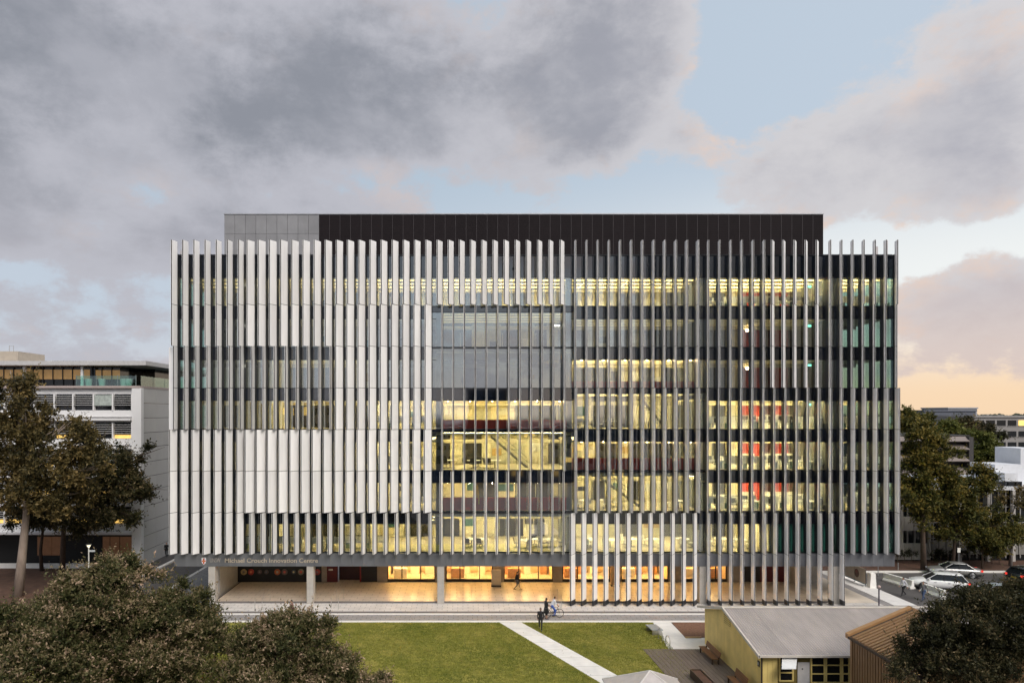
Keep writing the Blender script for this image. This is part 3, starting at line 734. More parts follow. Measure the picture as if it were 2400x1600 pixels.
def make_chair(mat):
    t = thing('office_chair', 'chair', 'chair')
    MB().box(-.24, .24, -.24, .24, .43, .50).build('seat', mat, t)
    MB().extrude([(.20, .55), (.25, .55), (.33, 1.0), (.28, 1.0)], 'x', -.22, .22).build('backrest', mat, t)
    mb = MB().tube([(0, 0, .08), (0, 0, .43)], .03, 6)
    for k in range(5):
        a = k * 2 * math.pi / 5; mb.tube([(0, 0, .1), (.28 * math.cos(a), .28 * math.sin(a), .03)], .025, 5)
    mb.build('pedestal', black_m, t)
    return t
def make_table():
    t = thing('lounge_table', 'table', 'table')
    MB().tube([(0, 0, .70), (0, 0, .74)], .62, 20).build('tabletop', white_m, t)
    MB().tube([(0, 0, .02), (0, 0, .70)], .05, 8).build('leg', black_m, t)
    MB().tube([(0, 0, 0), (0, 0, .03)], .3, 16).build('base', black_m, t)
    return t
protos = {'desk': make_desk(), 'chair_b': make_chair(black_m), 'chair_w': make_chair(white_m), 'table': make_table()}
used_p = set()
def put(kind, x, y, r, rz, label, group):
    p = protos[kind]
    o = p if kind not in used_p else copy_tree(p)
    used_p.add(kind)
    o.location = (x, y, row_z(r)[0] - .02); o.rotation_euler = (0, 0, rz); o['label'] = label; o['group'] = group
    return o
fr = random.Random(5)
for r in (0, 3, 4, 5):
    for px in (1672, 1712, 1756, 1800, 1842, 1882, 1922):
        d = DG + 2.2 + fr.uniform(-.2, .5)
        put('desk', X(px, d), d, r, math.pi + fr.choice((0, math.pi)) + fr.uniform(-.05, .05), 'white desk with two dark monitors, %s, %s' % (FLOORN[r], ZONEN['R']), 'desks on the ' + FLOORN[r])
        if fr.random() < .7: put('chair_b', X(px + 8, d - .75), d - .75, r, fr.uniform(-.6, .6), 'black swivel chair at the desks, %s, %s' % (FLOORN[r], ZONEN['R']), 'chairs on the ' + FLOORN[r])
    for px in (1985, 2025, 2062):
        d = DG + 2.2
        put('desk', X(px, d), d, r, math.pi, 'white desk with dark monitors, %s, %s' % (FLOORN[r], ZONEN['E']), 'end desks on the ' + FLOORN[r])
for (r, pxs, zn) in ((6, (540, 590, 650, 690, 740, 785, 830, 880), 'L2'), (3, (890, 930, 985), 'L3'), (4, (900, 945, 990), 'L3'), (5, (890, 940, 985), 'L3')):
    for px in pxs:
        d = DG + 2.1 + fr.uniform(-.2, .4)
        put('desk', X(px, d), d, r, math.pi, 'white desk with dark monitors, %s, %s' % (FLOORN[r], ZONEN[zn]), 'left desks on the ' + FLOORN[r])
for (r, pxs, zn) in ((6, (1105, 1130, 1235, 1262, 1290), 'C'), (6, (1385, 1430, 1480, 1530, 1600, 1690, 1735), 'M'), (4, (1055, 1110, 1160), 'C'), (5, (1370, 1420, 1590), 'M'), (3, (1370, 1430, 1520), 'M')):
    for px in pxs:
        d = DG + 2.6 + fr.uniform(-.4, .8); x = X(px, d)
        put('table', x, d, r, 0, 'round white table, %s, %s' % (FLOORN[r], ZONEN[zn]), 'round tables on the ' + FLOORN[r])
        for k in range(2):
            a = fr.uniform(0, 6.28)
            kd = 'chair_w' if zn == 'M' else 'chair_b'
            put(kd, x + .95 * math.cos(a), d + .95 * math.sin(a), r, a - math.pi / 2, ('white' if kd == 'chair_w' else 'black') + ' chair by a round table, %s, %s' % (FLOORN[r], ZONEN[zn]), 'table chairs on the ' + FLOORN[r])
            a += 0
# yellow coat hanging in the lounge
t = thing('hanging_garment', 'long yellow garment hanging behind the lounge glass', 'garment', (X(1118, DG + .75), DG + .75, row_z(5)[0] + .8))
yl = M('yellow_cloth', (.75, .48, .03), .7)
MB().extrude([(-.22, .25), (-.12, 1.35), (0, 1.55), (.12, 1.35), (.22, .25), (.05, .35), (0, .9), (-.05, .35)][::-1], 'y', -.05, .05).build('coat', yl, t)
MB().tube([(-.17, 0, .25), (-.17, 0, -.2)], .06, 6).build('leg', yl, t); MB().tube([(.17, 0, .25), (.17, 0, -.2)], .06, 6).build('leg', yl, t)
MB().tube([(0, 0, 1.5), (0, 0, 1.85)], .012, 5).build('cord', black_m, t)

# ------------------------------------------------------------------ street furniture of the forecourt
steel = M('stainless', (.55, .53, .50), .3, .9)
def handrail(x, label):
    t = thing('handrail', label, 'handrail', (x, 59.6, 0), 0, 'handrails on the portico step')
    for dx in (0, .62):
        MB().tube([(dx, -.3, 0), (dx, -.3, .95), (dx + .02, 1.6, 1.12), (dx + .02, 2.1, 1.12), (dx + .02, 2.1, PF)], .022, 6).build('rail', steel, t)
    return t
for px in (600, 778): handrail(X(px, 59.6), 'pair of thin steel handrails crossing the step between the left columns')
handrail(X(1335, 59.6) - 1.4, 'pair of thin steel handrails beside the first tall fin and the cyclist')['group'] = 'handrails on the portico step'
# freestanding notice panel
x = X(1163, 66.3)
t = thing('notice_panel', 'cream freestanding notice panel before the lit shop windows', 'sign', (x, 66.3, PF))
box('board', M('panel_cream', (.62, .54, .40), .6), -.46, .46, -.04, .04, .12, 1.62, t); box('foot', black_m, -.48, .48, -.2, .2, 0, .12, t)
# second, tapered kiosk by the shop windows
t = thing('menu_stand', 'timber menu stand between two lit shop bays', 'stand', (X(1442, 66.4), 66.4, PF))
MB().extrude([(-.5, 1.9), (-.42, .15), (.42, .15), (.5, 1.9)], 'y', -.12, .12).build('board', M('stand_timber', (.50, .33, .17), .6), t)
for sx in (-.36, .36): box('foot', black_m, sx - .06, sx + .06, -.2, .2, 0, .16, t)
# totem sign by the left column
t = thing('totem_sign', 'black totem sign with a yellow top beside the left column', 'sign', (X(481, 59.3), 59.3, 0))
box('panel', M('totem_black', (.03, .03, .032), .4), -.32, .32, -.06, .06, 0, 1.25, t); box('header', M('totem_yellow', (.80, .45, .01), .5), -.33, .33, -.07, .07, 1.25, 1.42, t)
pm = M('totem_print', (.45, .45, .45), .5)
for k, wdt in enumerate((.4, .3, .36)): box('text_bar', pm, -.26, -.26 + wdt, -.066, -.062, 1.05 - k * .1, 1.08 - k * .1, t)
# ------------------------------------------------------------------ yellow weatherboard hut
yel = M('yellow_boards', (0.74, 0.57, 0.20), 0.6, var=0.13, scale=1.2, rnd=0.05)
roof_g = M('grey_corrugated', (0.44, 0.395, 0.375), 0.5, 0.2, var=0.15, scale=.9, rnd=.06, stretch=(2, .5, 1))
trim_w = M('pale_trim', (0.58, 0.53, 0.47), 0.6)
HX0, HX1, HY0, HYR, HY1 = 17.84, 33.0, 40.7, 46.0, 50.3
HZE, HZR = 2.66, 3.82
hut = thing('timber_hut', 'yellow timber hut with a grey corrugated roof beside the lawn', 'hut', (HX0, HY0, 0)); HL = Vector(hut.location)
def hp(mb, name, mat, par=None): return mb.build(name, mat, hut, -HL)
def hroof(y):
    return HZE + (HZR - HZE) * ((y - HY0) / (HYR - HY0) if y < HYR else (HY1 - y) / (HY1 - HYR))
hp(MB().box(HX0 + .04, HX1, HY0 + .04, HY1 - .04, 0, HZE - .1), 'wall_core', M('hut_core', (.2, .15, .04), .8))
y = HY0
while y < HY1 - .01:
    y1 = min(y + .30, HY1)
    hp(MB().extrude([(y + .006, 0), (y1 - .006, 0), (y1 - .006, hroof(y1) - .06), (y + .006, hroof(y) - .06)], 'x', HX0 - .02, HX0 + .03), 'wall_board', yel)
    y = y1
openings = [(1826, 1866), (1868, 1899), (1901, 1985)]
x = HX0 + .02
while x < HX1:
    px = VPX + x / HY0 * FPX
    if not any(a - 6 < px < b - 1 for a, b in openings): hp(MB().box(x + .006, x + .294, HY0 - .02, HY0 + .04, 0, HZE - .06), 'wall_board', yel)
    else:
        hp(MB().box(x + .006, x + .30, HY0 - .02, HY0 + .04, 0, .85), 'wall_board', yel)
    x += .30
hp(MB().tube([(HX0 - .06, HY0 - .07, 0), (HX0 - .06, HY0 - .07, HZE)], .05, 8), 'downpipe', M('pipe_brown', (.05, .035, .025), .5))
hglass = M('hut_glass', (.012, .012, .012), .08)
def hwin(p0, p1, zb, zt, rows=2, cols=1):
    xa, xb = X(p0, HY0), X(p1, HY0)
    hp(MB().box(xa, xb, HY0 + .0, HY0 + .03, zb, zt), 'window', hglass)
    for k in range(rows + 1):
        z = zb + (zt - zb) * k / rows; hp(MB().box(xa - .03, xb + .03, HY0 - .04, HY0 + .035, z - .035, z + .035), 'window_frame', yel)
    for k in range(cols + 1):
        xx = xa + (xb - xa) * k / cols; hp(MB().box(xx - .045, xx + .045, HY0 - .045, HY0 + .036, zb, zt), 'window_frame', yel)
hwin(1827, 1858, 1.05, 2.5, 3); hwin(1901, 1932, .95, 2.5, 3); hwin(1936, 1970, .95, 2.5, 3); hwin(1974, 2000, .95, 2.5, 3)
hp(MB().box(X(1869, HY0), X(1897, HY0), HY0 - .03, HY0 + .02, 0, 2.15), 'door', M('door_white', (.62, .60, .58), .5))
o = hp(MB().box(X(1880, HY0) - .04, X(1880, HY0) + .04, HY0 - .036, HY0 - .031, 1.72, 1.8), 'door_knob', black_m)
flap = [(X(1833, HY0), HY0 - .03, 2.56), (X(1868, HY0), HY0 - .03, 2.56), (X(1866, HY0 - 1), HY0 - 1.0, 2.1), (X(1832, HY0 - 1), HY0 - 1.0, 2.1)]
hp(MB().add(flap + [(a, b, c + .04) for a, b, c in flap], [(3, 2, 1, 0), (4, 5, 6, 7), (0, 1, 5, 4), (1, 2, 6, 5), (2, 3, 7, 6), (3, 0, 4, 7)]), 'awning_flap', M('flap_white', (.70, .70, .68), .5))
hp(MB().box(X(1901, HY0), X(1985, HY0), HY0 + .028, HY0 + .031, 1.42, 1.47), 'lamp_strip', M('hut_lamp', (1, .6, .2), .5, emit=1.2, ecol=(1, .55, .15)))
hp(MB().extrude([(HY0 + .25, 1.75), (HY0 + .55, 1.75), (HY0 + .55, 2.1), (HY0 + .25, 2.1)], 'x', HX0 - .05, HX0 - .022), 'number_plate', black_m)
me = text_mesh('B', .26, white_m, 'plate_letter')
for v in me.vertices: v.co = (-v.co.z, -v.co.x, v.co.y)
link('plate_letter', me, hut, Vector((HX0 - .055, HY0 + .49, 1.83)) - HL)
hp(MB().extrude([(HYR - .55, 2.75), (HYR + .55, 2.75), (HYR + .55, 3.35), (HYR - .55, 3.35)], 'x', HX0 - .045, HX0 - .021), 'gable_vent', M('vent_yellow', (.40, .30, .09), .6))
for k in range(4): hp(MB().extrude([(HYR - .5, 2.82 + k * .13), (HYR + .5, 2.82 + k * .13), (HYR + .5, 2.86 + k * .13), (HYR - .5, 2.86 + k * .13)], 'x', HX0 - .07, HX0 - .046), 'vent_slat', yel)
hp(MB().extrude([(HY0, 2.46), (HY1, 2.46), (HY1, 2.52), (HY0, 2.52)], 'x', HX0 - .035, HX0 - .0201), 'cover_strip', yel)
# roof sheets with real corrugation
def corr_sheet(x0, x1, pts, amp=.03, pitch=.16, th=.02):
    mb = MB(); n = int(round((x1 - x0) / pitch)) * 4; vs = []; fs = []
    for k in range(n + 1):
        xx = x0 + (x1 - x0) * k / n; a = amp * math.sin(2 * math.pi * k / 4)
        for (yy, zz) in pts: vs.append((xx, yy, zz + a))
    L = len(pts)
    for k in range(n):
        for j in range(L - 1): fs.append((k * L + j, (k + 1) * L + j, (k + 1) * L + j + 1, k * L + j + 1))
    return mb.add(vs, fs)
x = HX0 - .35; k = 0
while x < HX1 + .3:
    for pts in ([(HY0 - .40, HZE + .02), (HYR, HZR + .06)], [(HYR, HZR + .06), (HY1 + .45, HZE + .0)]):
        hp(corr_sheet(x, x + 1.98, [(a, b + (k % 2) * .006) for a, b in pts]), 'roof_sheet', roof_g)
    x += 1.96; k += 1
hp(MB().box(HX0 - .36, HX1 + .4, HYR - .14, HYR + .14, HZR + .06, HZR + .12), 'ridge_cap', trim_w)
hp(MB().box(HX0 - .40, HX1 + .4, HY0 - .46, HY0 - .40, HZE - .08, HZE + .05), 'gutter', trim_w)
for a, b in (((HY0 - .46, HZE - .0), (HYR, HZR + .08)), ((HYR, HZR + .08), (HY1 + .5, HZE - .02))):
    hp(MB().extrude([(a[0], a[1] - .12), (b[0], b[1] - .12), (b[0], b[1] + .06), (a[0], a[1] + .06)], 'x', HX0 - .42, HX0 - .34), 'barge_board', trim_w)
# ------------------------------------------------------------------ brown ribbed building
brn = M('bronze_battens', (0.27, 0.155, 0.075), 0.5, 0.2, var=.12, rnd=.08)
brnd = M('bronze_dark', (0.05, 0.03, 0.018), 0.6)
brt = M('bronze_trim', (0.42, 0.235, 0.105), 0.5, .2)
BX0, BXR, BX1, BY0, BY1 = 21.85, 25.25, 28.65, 20.0, 38.2
BZE, BZR = 4.45, 5.98
bb = thing('ribbed_pavilion', 'brown ribbed metal pavilion with a pitched roof, half behind a tree', 'building', (BX0, BY1, 0)); BL = Vector(bb.location)
def bq(mb, name, mat): return mb.build(name, mat, bb, -BL)
bq(MB().box(BX0 + .05, BX1 - .05, BY0, BY1 - .05, 0, BZE - .05), 'wall_core', brnd)
bq(MB().extrude([(BX0 + .05, BZE - .06), (BX1 - .05, BZE - .06), (BXR, BZR - .08)], 'y', BY1 - .2, BY1 - .06), 'gable_wall', brn)
y = BY1
k = 0
bm_ = MB().box(-.04, .05, -.075, .075, 0, BZE - .08).mesh('wall_batten', brn)
while y > 29.5:
    link('wall_batten', bm_, bb, Vector((BX0, y - .08, 0)) - BL); y -= .24
for (xa, za, xb, zb) in ((BX0 - .15, BZE, BXR, BZR), (BXR, BZR, BX1 + .15, BZE)):
    bq(MB().extrude([(xa, za - .06), (xb, zb - .06), (xb, zb), (xa, za)][::-1], 'y', BY0, BY1 + .15), 'roof_slope', brnd)
    me = MB().extrude([(xa, za + .004), (xb, zb + .004), (xb, zb + .07), (xa, za + .07)][::-1], 'y', -.085, .085).mesh('roof_rib', brn)
    y = BY1 - .2
    while y > 28: link('roof_rib', me, bb, Vector((0, y, 0)) - BL); y -= .29
    bq(MB().extrude([(xa - .05, za - .14), (xb, zb - .14), (xb, zb + .12), (xa - .05, za + .12)][::-1], 'y', BY1 + .15, BY1 + .45), 'barge_trim', brt)
bq(MB().box(BX0 - .24, BX0 - .10, BY0, BY1 + .15, BZE - .12, BZE + .01), 'gutter', brnd)
bq(MB().box(BX0 - .10, BX0 + .12, BY1 - .02, BY1 + .16, 0, BZE), 'corner_post', brn)
# ------------------------------------------------------------------ little hip-roofed shelter
ga = P(1523, 1571, 36.4)
gz = thing('small_shelter', 'small shelter with a pale hipped roof at the lawn corner', 'shelter', (ga.x, ga.y, 0))
h = 2.1; ez = ga.z - 1.25
rm_ = M('shelter_roof', (.52, .47, .44), .5, .2)
c = [(-h, -h, ez), (h, -h, ez), (h, h, ez), (-h, h, ez)]; ap = (0, 0, ga.z)
for k in range(4):
    a, b = Vector(c[k]), Vector(c[(k + 1) % 4]); A = Vector(ap)
    MB().add([a, b, A, a - Vector((0, 0, .06)), b - Vector((0, 0, .06)), A - Vector((0, 0, .06))], [(0, 1, 2), (5, 4, 3), (0, 3, 4, 1), (1, 4, 5, 2), (2, 5, 3, 0)]).build('roof_slope', rm_, gz)
    MB().tube([a, A], .05, 6).build('hip_cap', M('hip_cap', (.62, .58, .54), .5), gz)
    MB().box(a.x * .85 - .06, a.x * .85 + .06, a.y * .85 - .06, a.y * .85 + .06, 0, ez + .1).build('post', trim_w, gz)

# ------------------------------------------------------------------ benches, racks, planter by the hut
bench_w = M('bench_wood', (.17, .075, .03), .55, var=.25, scale=4, stretch=(1, .3, 1))
def bench(label, x, y, L, rz, hb):
    t = thing('timber_bench', label, 'bench', (x, y, 0), rz)
    for k in range(4): box('seat_slat', bench_w, -.45 + k * .115, -.35 + k * .115, -L / 2, L / 2, .42, .46, t)
    n = max(3, int(hb / .12))
    for k in range(n): MB().extrude([(.05 + k * .03, .52 + k * .115), (.09 + k * .03, .52 + k * .115), (.115 + k * .03, .62 + k * .115), (.075 + k * .03, .62 + k * .115)], 'y', -L / 2, L / 2).build('back_slat', bench_w, t)
    for sy in (-L / 2 + .15, L / 2 - .15):
        box('leg', brnd, -.42, -.34, sy - .04, sy + .04, 0, .42, t); box('leg', brnd, .0, .08, sy - .04, sy + .04, 0, .52, t)
    return t
bench('brown timber bench with a high slatted back against the yellow hut', 17.05, 42.1, 1.8, 0, .5)
bench('long low dark bench on the deck at the far corner of the yellow hut', 17.2, 47.2, 2.6, 0, .24)
t = thing('planter_box', 'long black planter box on the timber deck beside the lawn', 'planter', (15.0, 42.6, 0.05), .04)
box('wall', brnd, -.35, -.30, -1.3, 1.3, 0, .5, t); box('wall', brnd, .30, .35, -1.3, 1.3, 0, .5, t); box('wall', brnd, -.30, .30, 1.25, 1.3, 0, .5, t); box('wall', brnd, -.30, .30, -1.3, -1.25, 0, .5, t)
box('soil', soil_m, -.30, .30, -1.25, 1.25, .1, .42, t)
for (px, py) in ((1549, 1499), (1567, 1517)):
    g = G(px, py)
    t = thing('bike_rack', 'steel hoop bike rack on the pale side path', 'bike rack', (g.x, g.y, 0.016), .1, 'bike racks on the side path')
    pts = [(-.05, .38, 0), (-.05, .38, .6)] + [(-.05, .38 * math.cos(a), .6 + .25 * math.sin(a)) for a in (R(45), R(90), R(135))] + [(-.05, -.38, .6), (-.05, -.38, 0)]
    MB().tube(pts, .03, 8).build('hoop', steel, t, smooth=True)
    for sy in (-.38, .38): MB().tube([(-.05, sy, 0), (-.05, sy, .012)], .07, 10).build('base_plate', steel, t)
g = G(1533, 1482)
t = thing('slatted_seat', 'low grey slatted seat at the head of the side path', 'seat', (g.x, g.y, .012), .12)
for k in range(7): box('slat', M('seat_grey', (.32, .34, .36), .5, .3), -.42 + k * .125, -.32 + k * .125, -.7, .7, .38, .43, t)
for sy in (-.55, .55): box('leg', steel, -.38, .40, sy - .03, sy + .03, 0, .38, t)
# ------------------------------------------------------------------ car park things
barrier_m = M('white_barrier', (.86, .84, .80), .6, var=.06)
def barrier(xa, ya, xb, yb, label):
    v = Vector((xb - xa, yb - ya, 0)); L = v.length; t = thing('traffic_barrier', label, 'barrier', ((xa + xb) / 2, (ya + yb) / 2, 0), math.atan2(v.y, v.x))
    prof = [(-.3, 0), (-.3, .15), (-.14, .35), (-.10, .82), (.10, .82), (.14, .35), (.3, .15), (.3, 0)]
    n = 2; l = L / n
    for k in range(n): MB().extrude([(a, b) for a, b in prof], 'x', -L / 2 + k * l + .015, -L / 2 + (k + 1) * l - .015).build('segment', barrier_m, t)
    return t
barrier(42.75, 69.2, 43.45, 65.9, 'long white plastic barrier on the asphalt beyond the two walkers')
barrier(43.75, 65.0, 44.0, 62.3, 'white plastic barrier in front of the white car')
t = thing('banner_fence', 'beige printed banner on a fence beside the portico', 'banner', (39.3, 69.4, 0))
ban = M('banner_beige', (.50, .42, .33), .7, var=.12); L = 5.6
for k in range(3):
    o = MB().box(-.02, .02, -L / 2 + k * L / 3 + .01, -L / 2 + (k + 1) * L / 3 - .01, .25, 1.75).build('banner_sheet', ban, t)
for yy, rr in ((-1.3, .42), (1.2, .38)):
    MB().tube([(-.03, yy, 1.05), (-.024, yy, 1.05)], rr, 20).build('printed_disc', M('banner_brown', (.13, .075, .055), .7, var=.4, scale=6), t)
    MB().tube([(-.036, yy, 1.2), (-.030, yy, 1.2)], rr * .45, 14).build('printed_disc', M('banner_red', (.22, .08, .06), .7), t)
MB().box(-.03, -.022, -L / 2, L / 2, .25, .33).build('banner_hem', M('banner_blue', (.05, .16, .22), .7), t)
for k in range(4):
    yy = -L / 2 + k * L / 3; MB().tube([(0, yy, 0), (0, yy, 1.9)], .025, 6).build('post', M('post_dark', (.04, .045, .05), .5), t); MB().box(-.25, .25, yy - .12, yy + .12, 0, .1).build('foot', barrier_m, t)
t = thing('white_block', 'upright white plastic block at the end of the beige banner', 'barrier', (39.75, 66.4, 0))
MB().extrude([(-.32, 0), (-.22, 1.45), (.22, 1.45), (.32, 0)], 'y', -.28, .28).build('shell', barrier_m, t); MB().tube([(0, 0, 1.45), (0, 0, 1.52)], .08, 10).build('cap', barrier_m, t)
t = thing('post_light', 'dark slender post with a pale round cap on the pale forecourt', 'post', (36.5, 59.9, 0))
MB().tube([(0, 0, 0), (0, 0, 1.68)], .06, 10).build('pole', M('post_purple', (.06, .05, .07), .5), t); MB().ell((0, 0, 1.76), (.15, .15, .13), 12, 8).build('cap', M('cap_pink', (.5, .38, .34), .5), t, smooth=True); MB().tube([(0, 0, 0), (0, 0, .04)], .14, 12).build('base_plate', shoe_m, t)
for (px, py, hh) in ((2058, 1350, 1.9), (2105, 1337, .9)):
    g = G(px, py); t = thing('sign_post', 'thin grey post standing on the car park asphalt' if hh > 1 else 'short grey bollard at the car park kerb', 'post', (g.x, g.y, 0))
    MB().tube([(0, 0, 0), (0, 0, hh)], .035, 8).build('pole', M('post_grey', (.25, .25, .26), .5), t); MB().tube([(0, 0, 0), (0, 0, .03)], .09, 10).build('base_plate', shoe_m, t)
g = G(2247, 1340); t = thing('parking_sign', 'small white parking sign on a thin pole among the trees', 'sign', (g.x, g.y, 0))
MB().tube([(0, 0, 0), (0, 0, 2.6)], .03, 6).build('pole', MATS['post_grey'], t); box('plate', white_m, -.16, .16, -.045, -.03, 2.1, 2.6, t)
# lamp by the left trees
lp = P(208, 1279, 66)
t = thing('path_lamp', 'white path lamp with a small arm sign, under the left trees', 'lamp', (lp.x, lp.y, 0))
MB().tube([(0, 0, 0), (0, 0, lp.z - .1)], [.07, .05], 10).build('pole', white_m, t)
MB().tube([(0, 0, lp.z - .12), (0, 0, lp.z + .12)], [.06, .2], 12).build('lamp_head', M('lamp_glow', (.9, .85, .6), .5, emit=1.0, ecol=(1, .9, .6)), t); MB().tube([(0, 0, lp.z + .12), (0, 0, lp.z + .16)], .26, 14).build('lamp_cap', M('cap_grey', (.2, .2, .2), .5), t)
box('arm_sign', M('arm_grey', (.55, .58, .6), .5), .05, .60, -.02, .02, lp.z - .55, lp.z - .38, t)

# ------------------------------------------------------------------ cars
tyre_m = M('tyre', (.012, .012, .013), .8); rim_m = M('rim', (.35, .35, .36), .35, .7)
carglass = M('car_glass', (.010, .012, .014), .06); chrome = M('car_trim', (.02, .02, .022), .4)
red_l = M('tail_red', (.45, .01, .01), .3, emit=.5, ecol=(.9, .05, .03)); lamp_w = M('head_lamp', (.6, .62, .65), .15)
def loft(stations, ring):
    mb = MB(); vs = []; fs = []; n = None
    for st in stations:
        r_ = ring(*st[1:]); n = len(r_)
        vs += [(st[0], y, z) for y, z in r_]
    for i in range(len(stations) - 1):
        for k in range(n): fs.append((i * n + k, (i + 1) * n + k, (i + 1) * n + (k + 1) % n, i * n + (k + 1) % n))
    fs += [tuple(range(n)), tuple((len(stations) - 1) * n + k for k in range(n))[::-1]]
    return mb.add(vs, fs)
def body_ring(zl, zb, w_):
    half = [(w_ * .82, zl), (w_ * .97, zl + .14), (w_, (zl + zb) / 2), (w_ * .975, zb - .16), (w_ * .90, zb - .03), (w_ * .55, zb + .02)]
    return half + [(-a, b) for a, b in half[::-1]]
def car(name, label, x, y, rz, paint, suv=True, plate_c=(.7, .6, .1)):
    t = thing(name, label, 'car', (x, y, 0), rz)
    k = 1.0 if suv else .88
    st = [(-2.36, .46, .92 * k, .74), (-2.28, .36, 1.0 * k, .84), (-1.9, .30, 1.04 * k, .91), (-1.0, .26, 1.05 * k, .93), (0, .25, 1.04 * k, .93), (.8, .26, 1.02 * k, .93), (1.2, .27, .99 * k, .92), (1.8, .32, .92 * k, .88), (2.15, .36, .84 * k, .80), (2.34, .42, .70 * k, .66)]
    loft(st, body_ring).build('body', paint, t, smooth=True)
    zb = 1.03 * k; zr = 1.62 if suv else 1.42
    if suv: bot = (-2.22, 1.18, .86); topp = (-1.75, .30, .66)
    else: bot = (-1.72, 1.12, .84); topp = (-1.0, .22, .62)
    c0 = [(bot[0], -bot[2], zb - .04), (bot[1], -bot[2] * .94, zb - .04), (bot[1], bot[2] * .94, zb - .04), (bot[0], bot[2], zb - .04)]
    c1 = [(topp[0], -topp[2], zr - .05), (topp[1], -topp[2], zr - .05), (topp[1], topp[2], zr - .05), (topp[0], topp[2], zr - .05)]
    gl = MB().add(c0 + c1, [(0, 1, 5, 4), (1, 2, 6, 5), (2, 3, 7, 6), (3, 0, 4, 7), (4, 5, 6, 7)]).build('window_band', carglass, t)
    def roof_ring(z, w_): return [(w_, z - .06), (w_ * .93, z), (w_ * .5, z + .03), (-w_ * .5, z + .03), (-w_ * .93, z), (-w_, z - .06)]
    loft([(topp[0] - .12, zr - .06, topp[2] * .92), (topp[0] + .2, zr - .01, topp[2] + .02), ((topp[0] + topp[1]) / 2, zr, topp[2] + .03), (topp[1] - .15, zr - .02, topp[2] + .02), (topp[1] + .08, zr - .06, topp[2] * .95)], roof_ring).build('roof', paint, t, smooth=True)
    for sy in (-1, 1):
        for (a, b) in (((bot[1], sy * bot[2] * .945, zb - .03), (topp[1], sy * (topp[2] + .01), zr - .04)), ((bot[0], sy * (bot[2] + .005), zb - .03), (topp[0], sy * (topp[2] + .01), zr - .04)), ((-.30, sy * (bot[2] + .0), zb), (-.32, sy * (topp[2] + .02), zr - .04)), ((-1.28 if suv else -1.2, sy * bot[2], zb), (-1.2 if suv else -1.0, sy * (topp[2] + .02), zr - .04))):
            MB().tube([a, b], .028, 6).build('pillar', paint if abs(a[0]) > .9 and not (-1.4 < a[0] < 0) else chrome, t)
        MB().box(.85, 1.02, sy * .95 - .08, sy * .95 + .08, zb - .02, zb + .12).build('mirror', paint, t)
        for hx in (-.75, .35): MB().box(hx, hx + .2, sy * .935 - .012, sy * .935 + .012, zb - .22, zb - .18).build('door_handle', rim_m, t)
        MB().box(2.08, 2.30, sy * .58 - .14, sy * .58 + .14, .66 * k, .78 * k).build('headlight', lamp_w, t)
        MB().box(-2.37, -2.20, sy * .74 - .12, sy * .74 + .12, .80 * k, .98 * k).build('taillight', red_l, t)
        MB().box(-1.0, .95, sy * .935 - .02, sy * .935 + .02, .24, .34).build('sill', chrome, t)
        for wx in (-1.38, 1.40):
            rr = .36 if suv else .32
            MB().tube([(wx, sy * .80, rr), (wx, sy * .945, rr)], rr + .06, 24).build('wheel_arch', chrome, t)
            wh = MB().tube([(wx, sy * .76, rr), (wx, sy * .80, rr), (wx, sy * .95, rr), (wx, sy * .965, rr)], [rr - .03, rr, rr, rr - .04], 24).build('wheel', tyre_m, t, smooth=False)
            mb = MB().tube([(wx, sy * .955, rr), (wx, sy * .972, rr)], rr * .30, 14)
            for q in range(5):
                a = q * 2 * math.pi / 5; mb.tube([(wx, sy * .968, rr), (wx + rr * .66 * math.cos(a), sy * .968, rr + rr * .66 * math.sin(a))], .045, 5)
            mb.tube([(wx + rr * .66 * math.cos(a), sy * .966, rr + rr * .66 * math.sin(a)) for a in [q * math.pi / 8 for q in range(17)]], .03, 5, cap=False)
            mb.build('rim', rim_m, wh)
    MB().box(2.2, 2.36, -.5, .5, .46, .62).build('grille', chrome, t)
    MB().box(-2.38, -2.33, -.25, .25, .62, .74).build('number_plate', M('plate_yellow', (.6, .42, .03), .5), t)
    MB().box(-2.36, 2.2, -.82, .82, .22, .30).build('underbody', chrome, t)
    return t
paint_w = M('paint_white', (.76, .76, .76), .25, var=.0, coat=.6); paint_s = M('paint_silver', (.42, .41, .40), .3, .6, var=.0, coat=.5); paint_k = M('paint_black', (.012, .013, .015), .2, var=0, coat=.6); paint_b = M('paint_pale', (.52, .58, .64), .3, .3, var=0, coat=.5)
car('parked_car', 'white sport utility car behind the white barriers', 45.9, 65.9, R(158), paint_w, True)
car('parked_car', 'silver sedan parked behind the white car, below the trees', 51.2, 71.3, R(163), paint_s, False)
car('parked_car', 'black hatchback with a red tail light at the far right of the car park', 57.0, 68.6, R(18), paint_k, True)
car('parked_car', 'pale blue grey car almost hidden behind the right tree', 48.6, 62.3, R(165), paint_b, False)
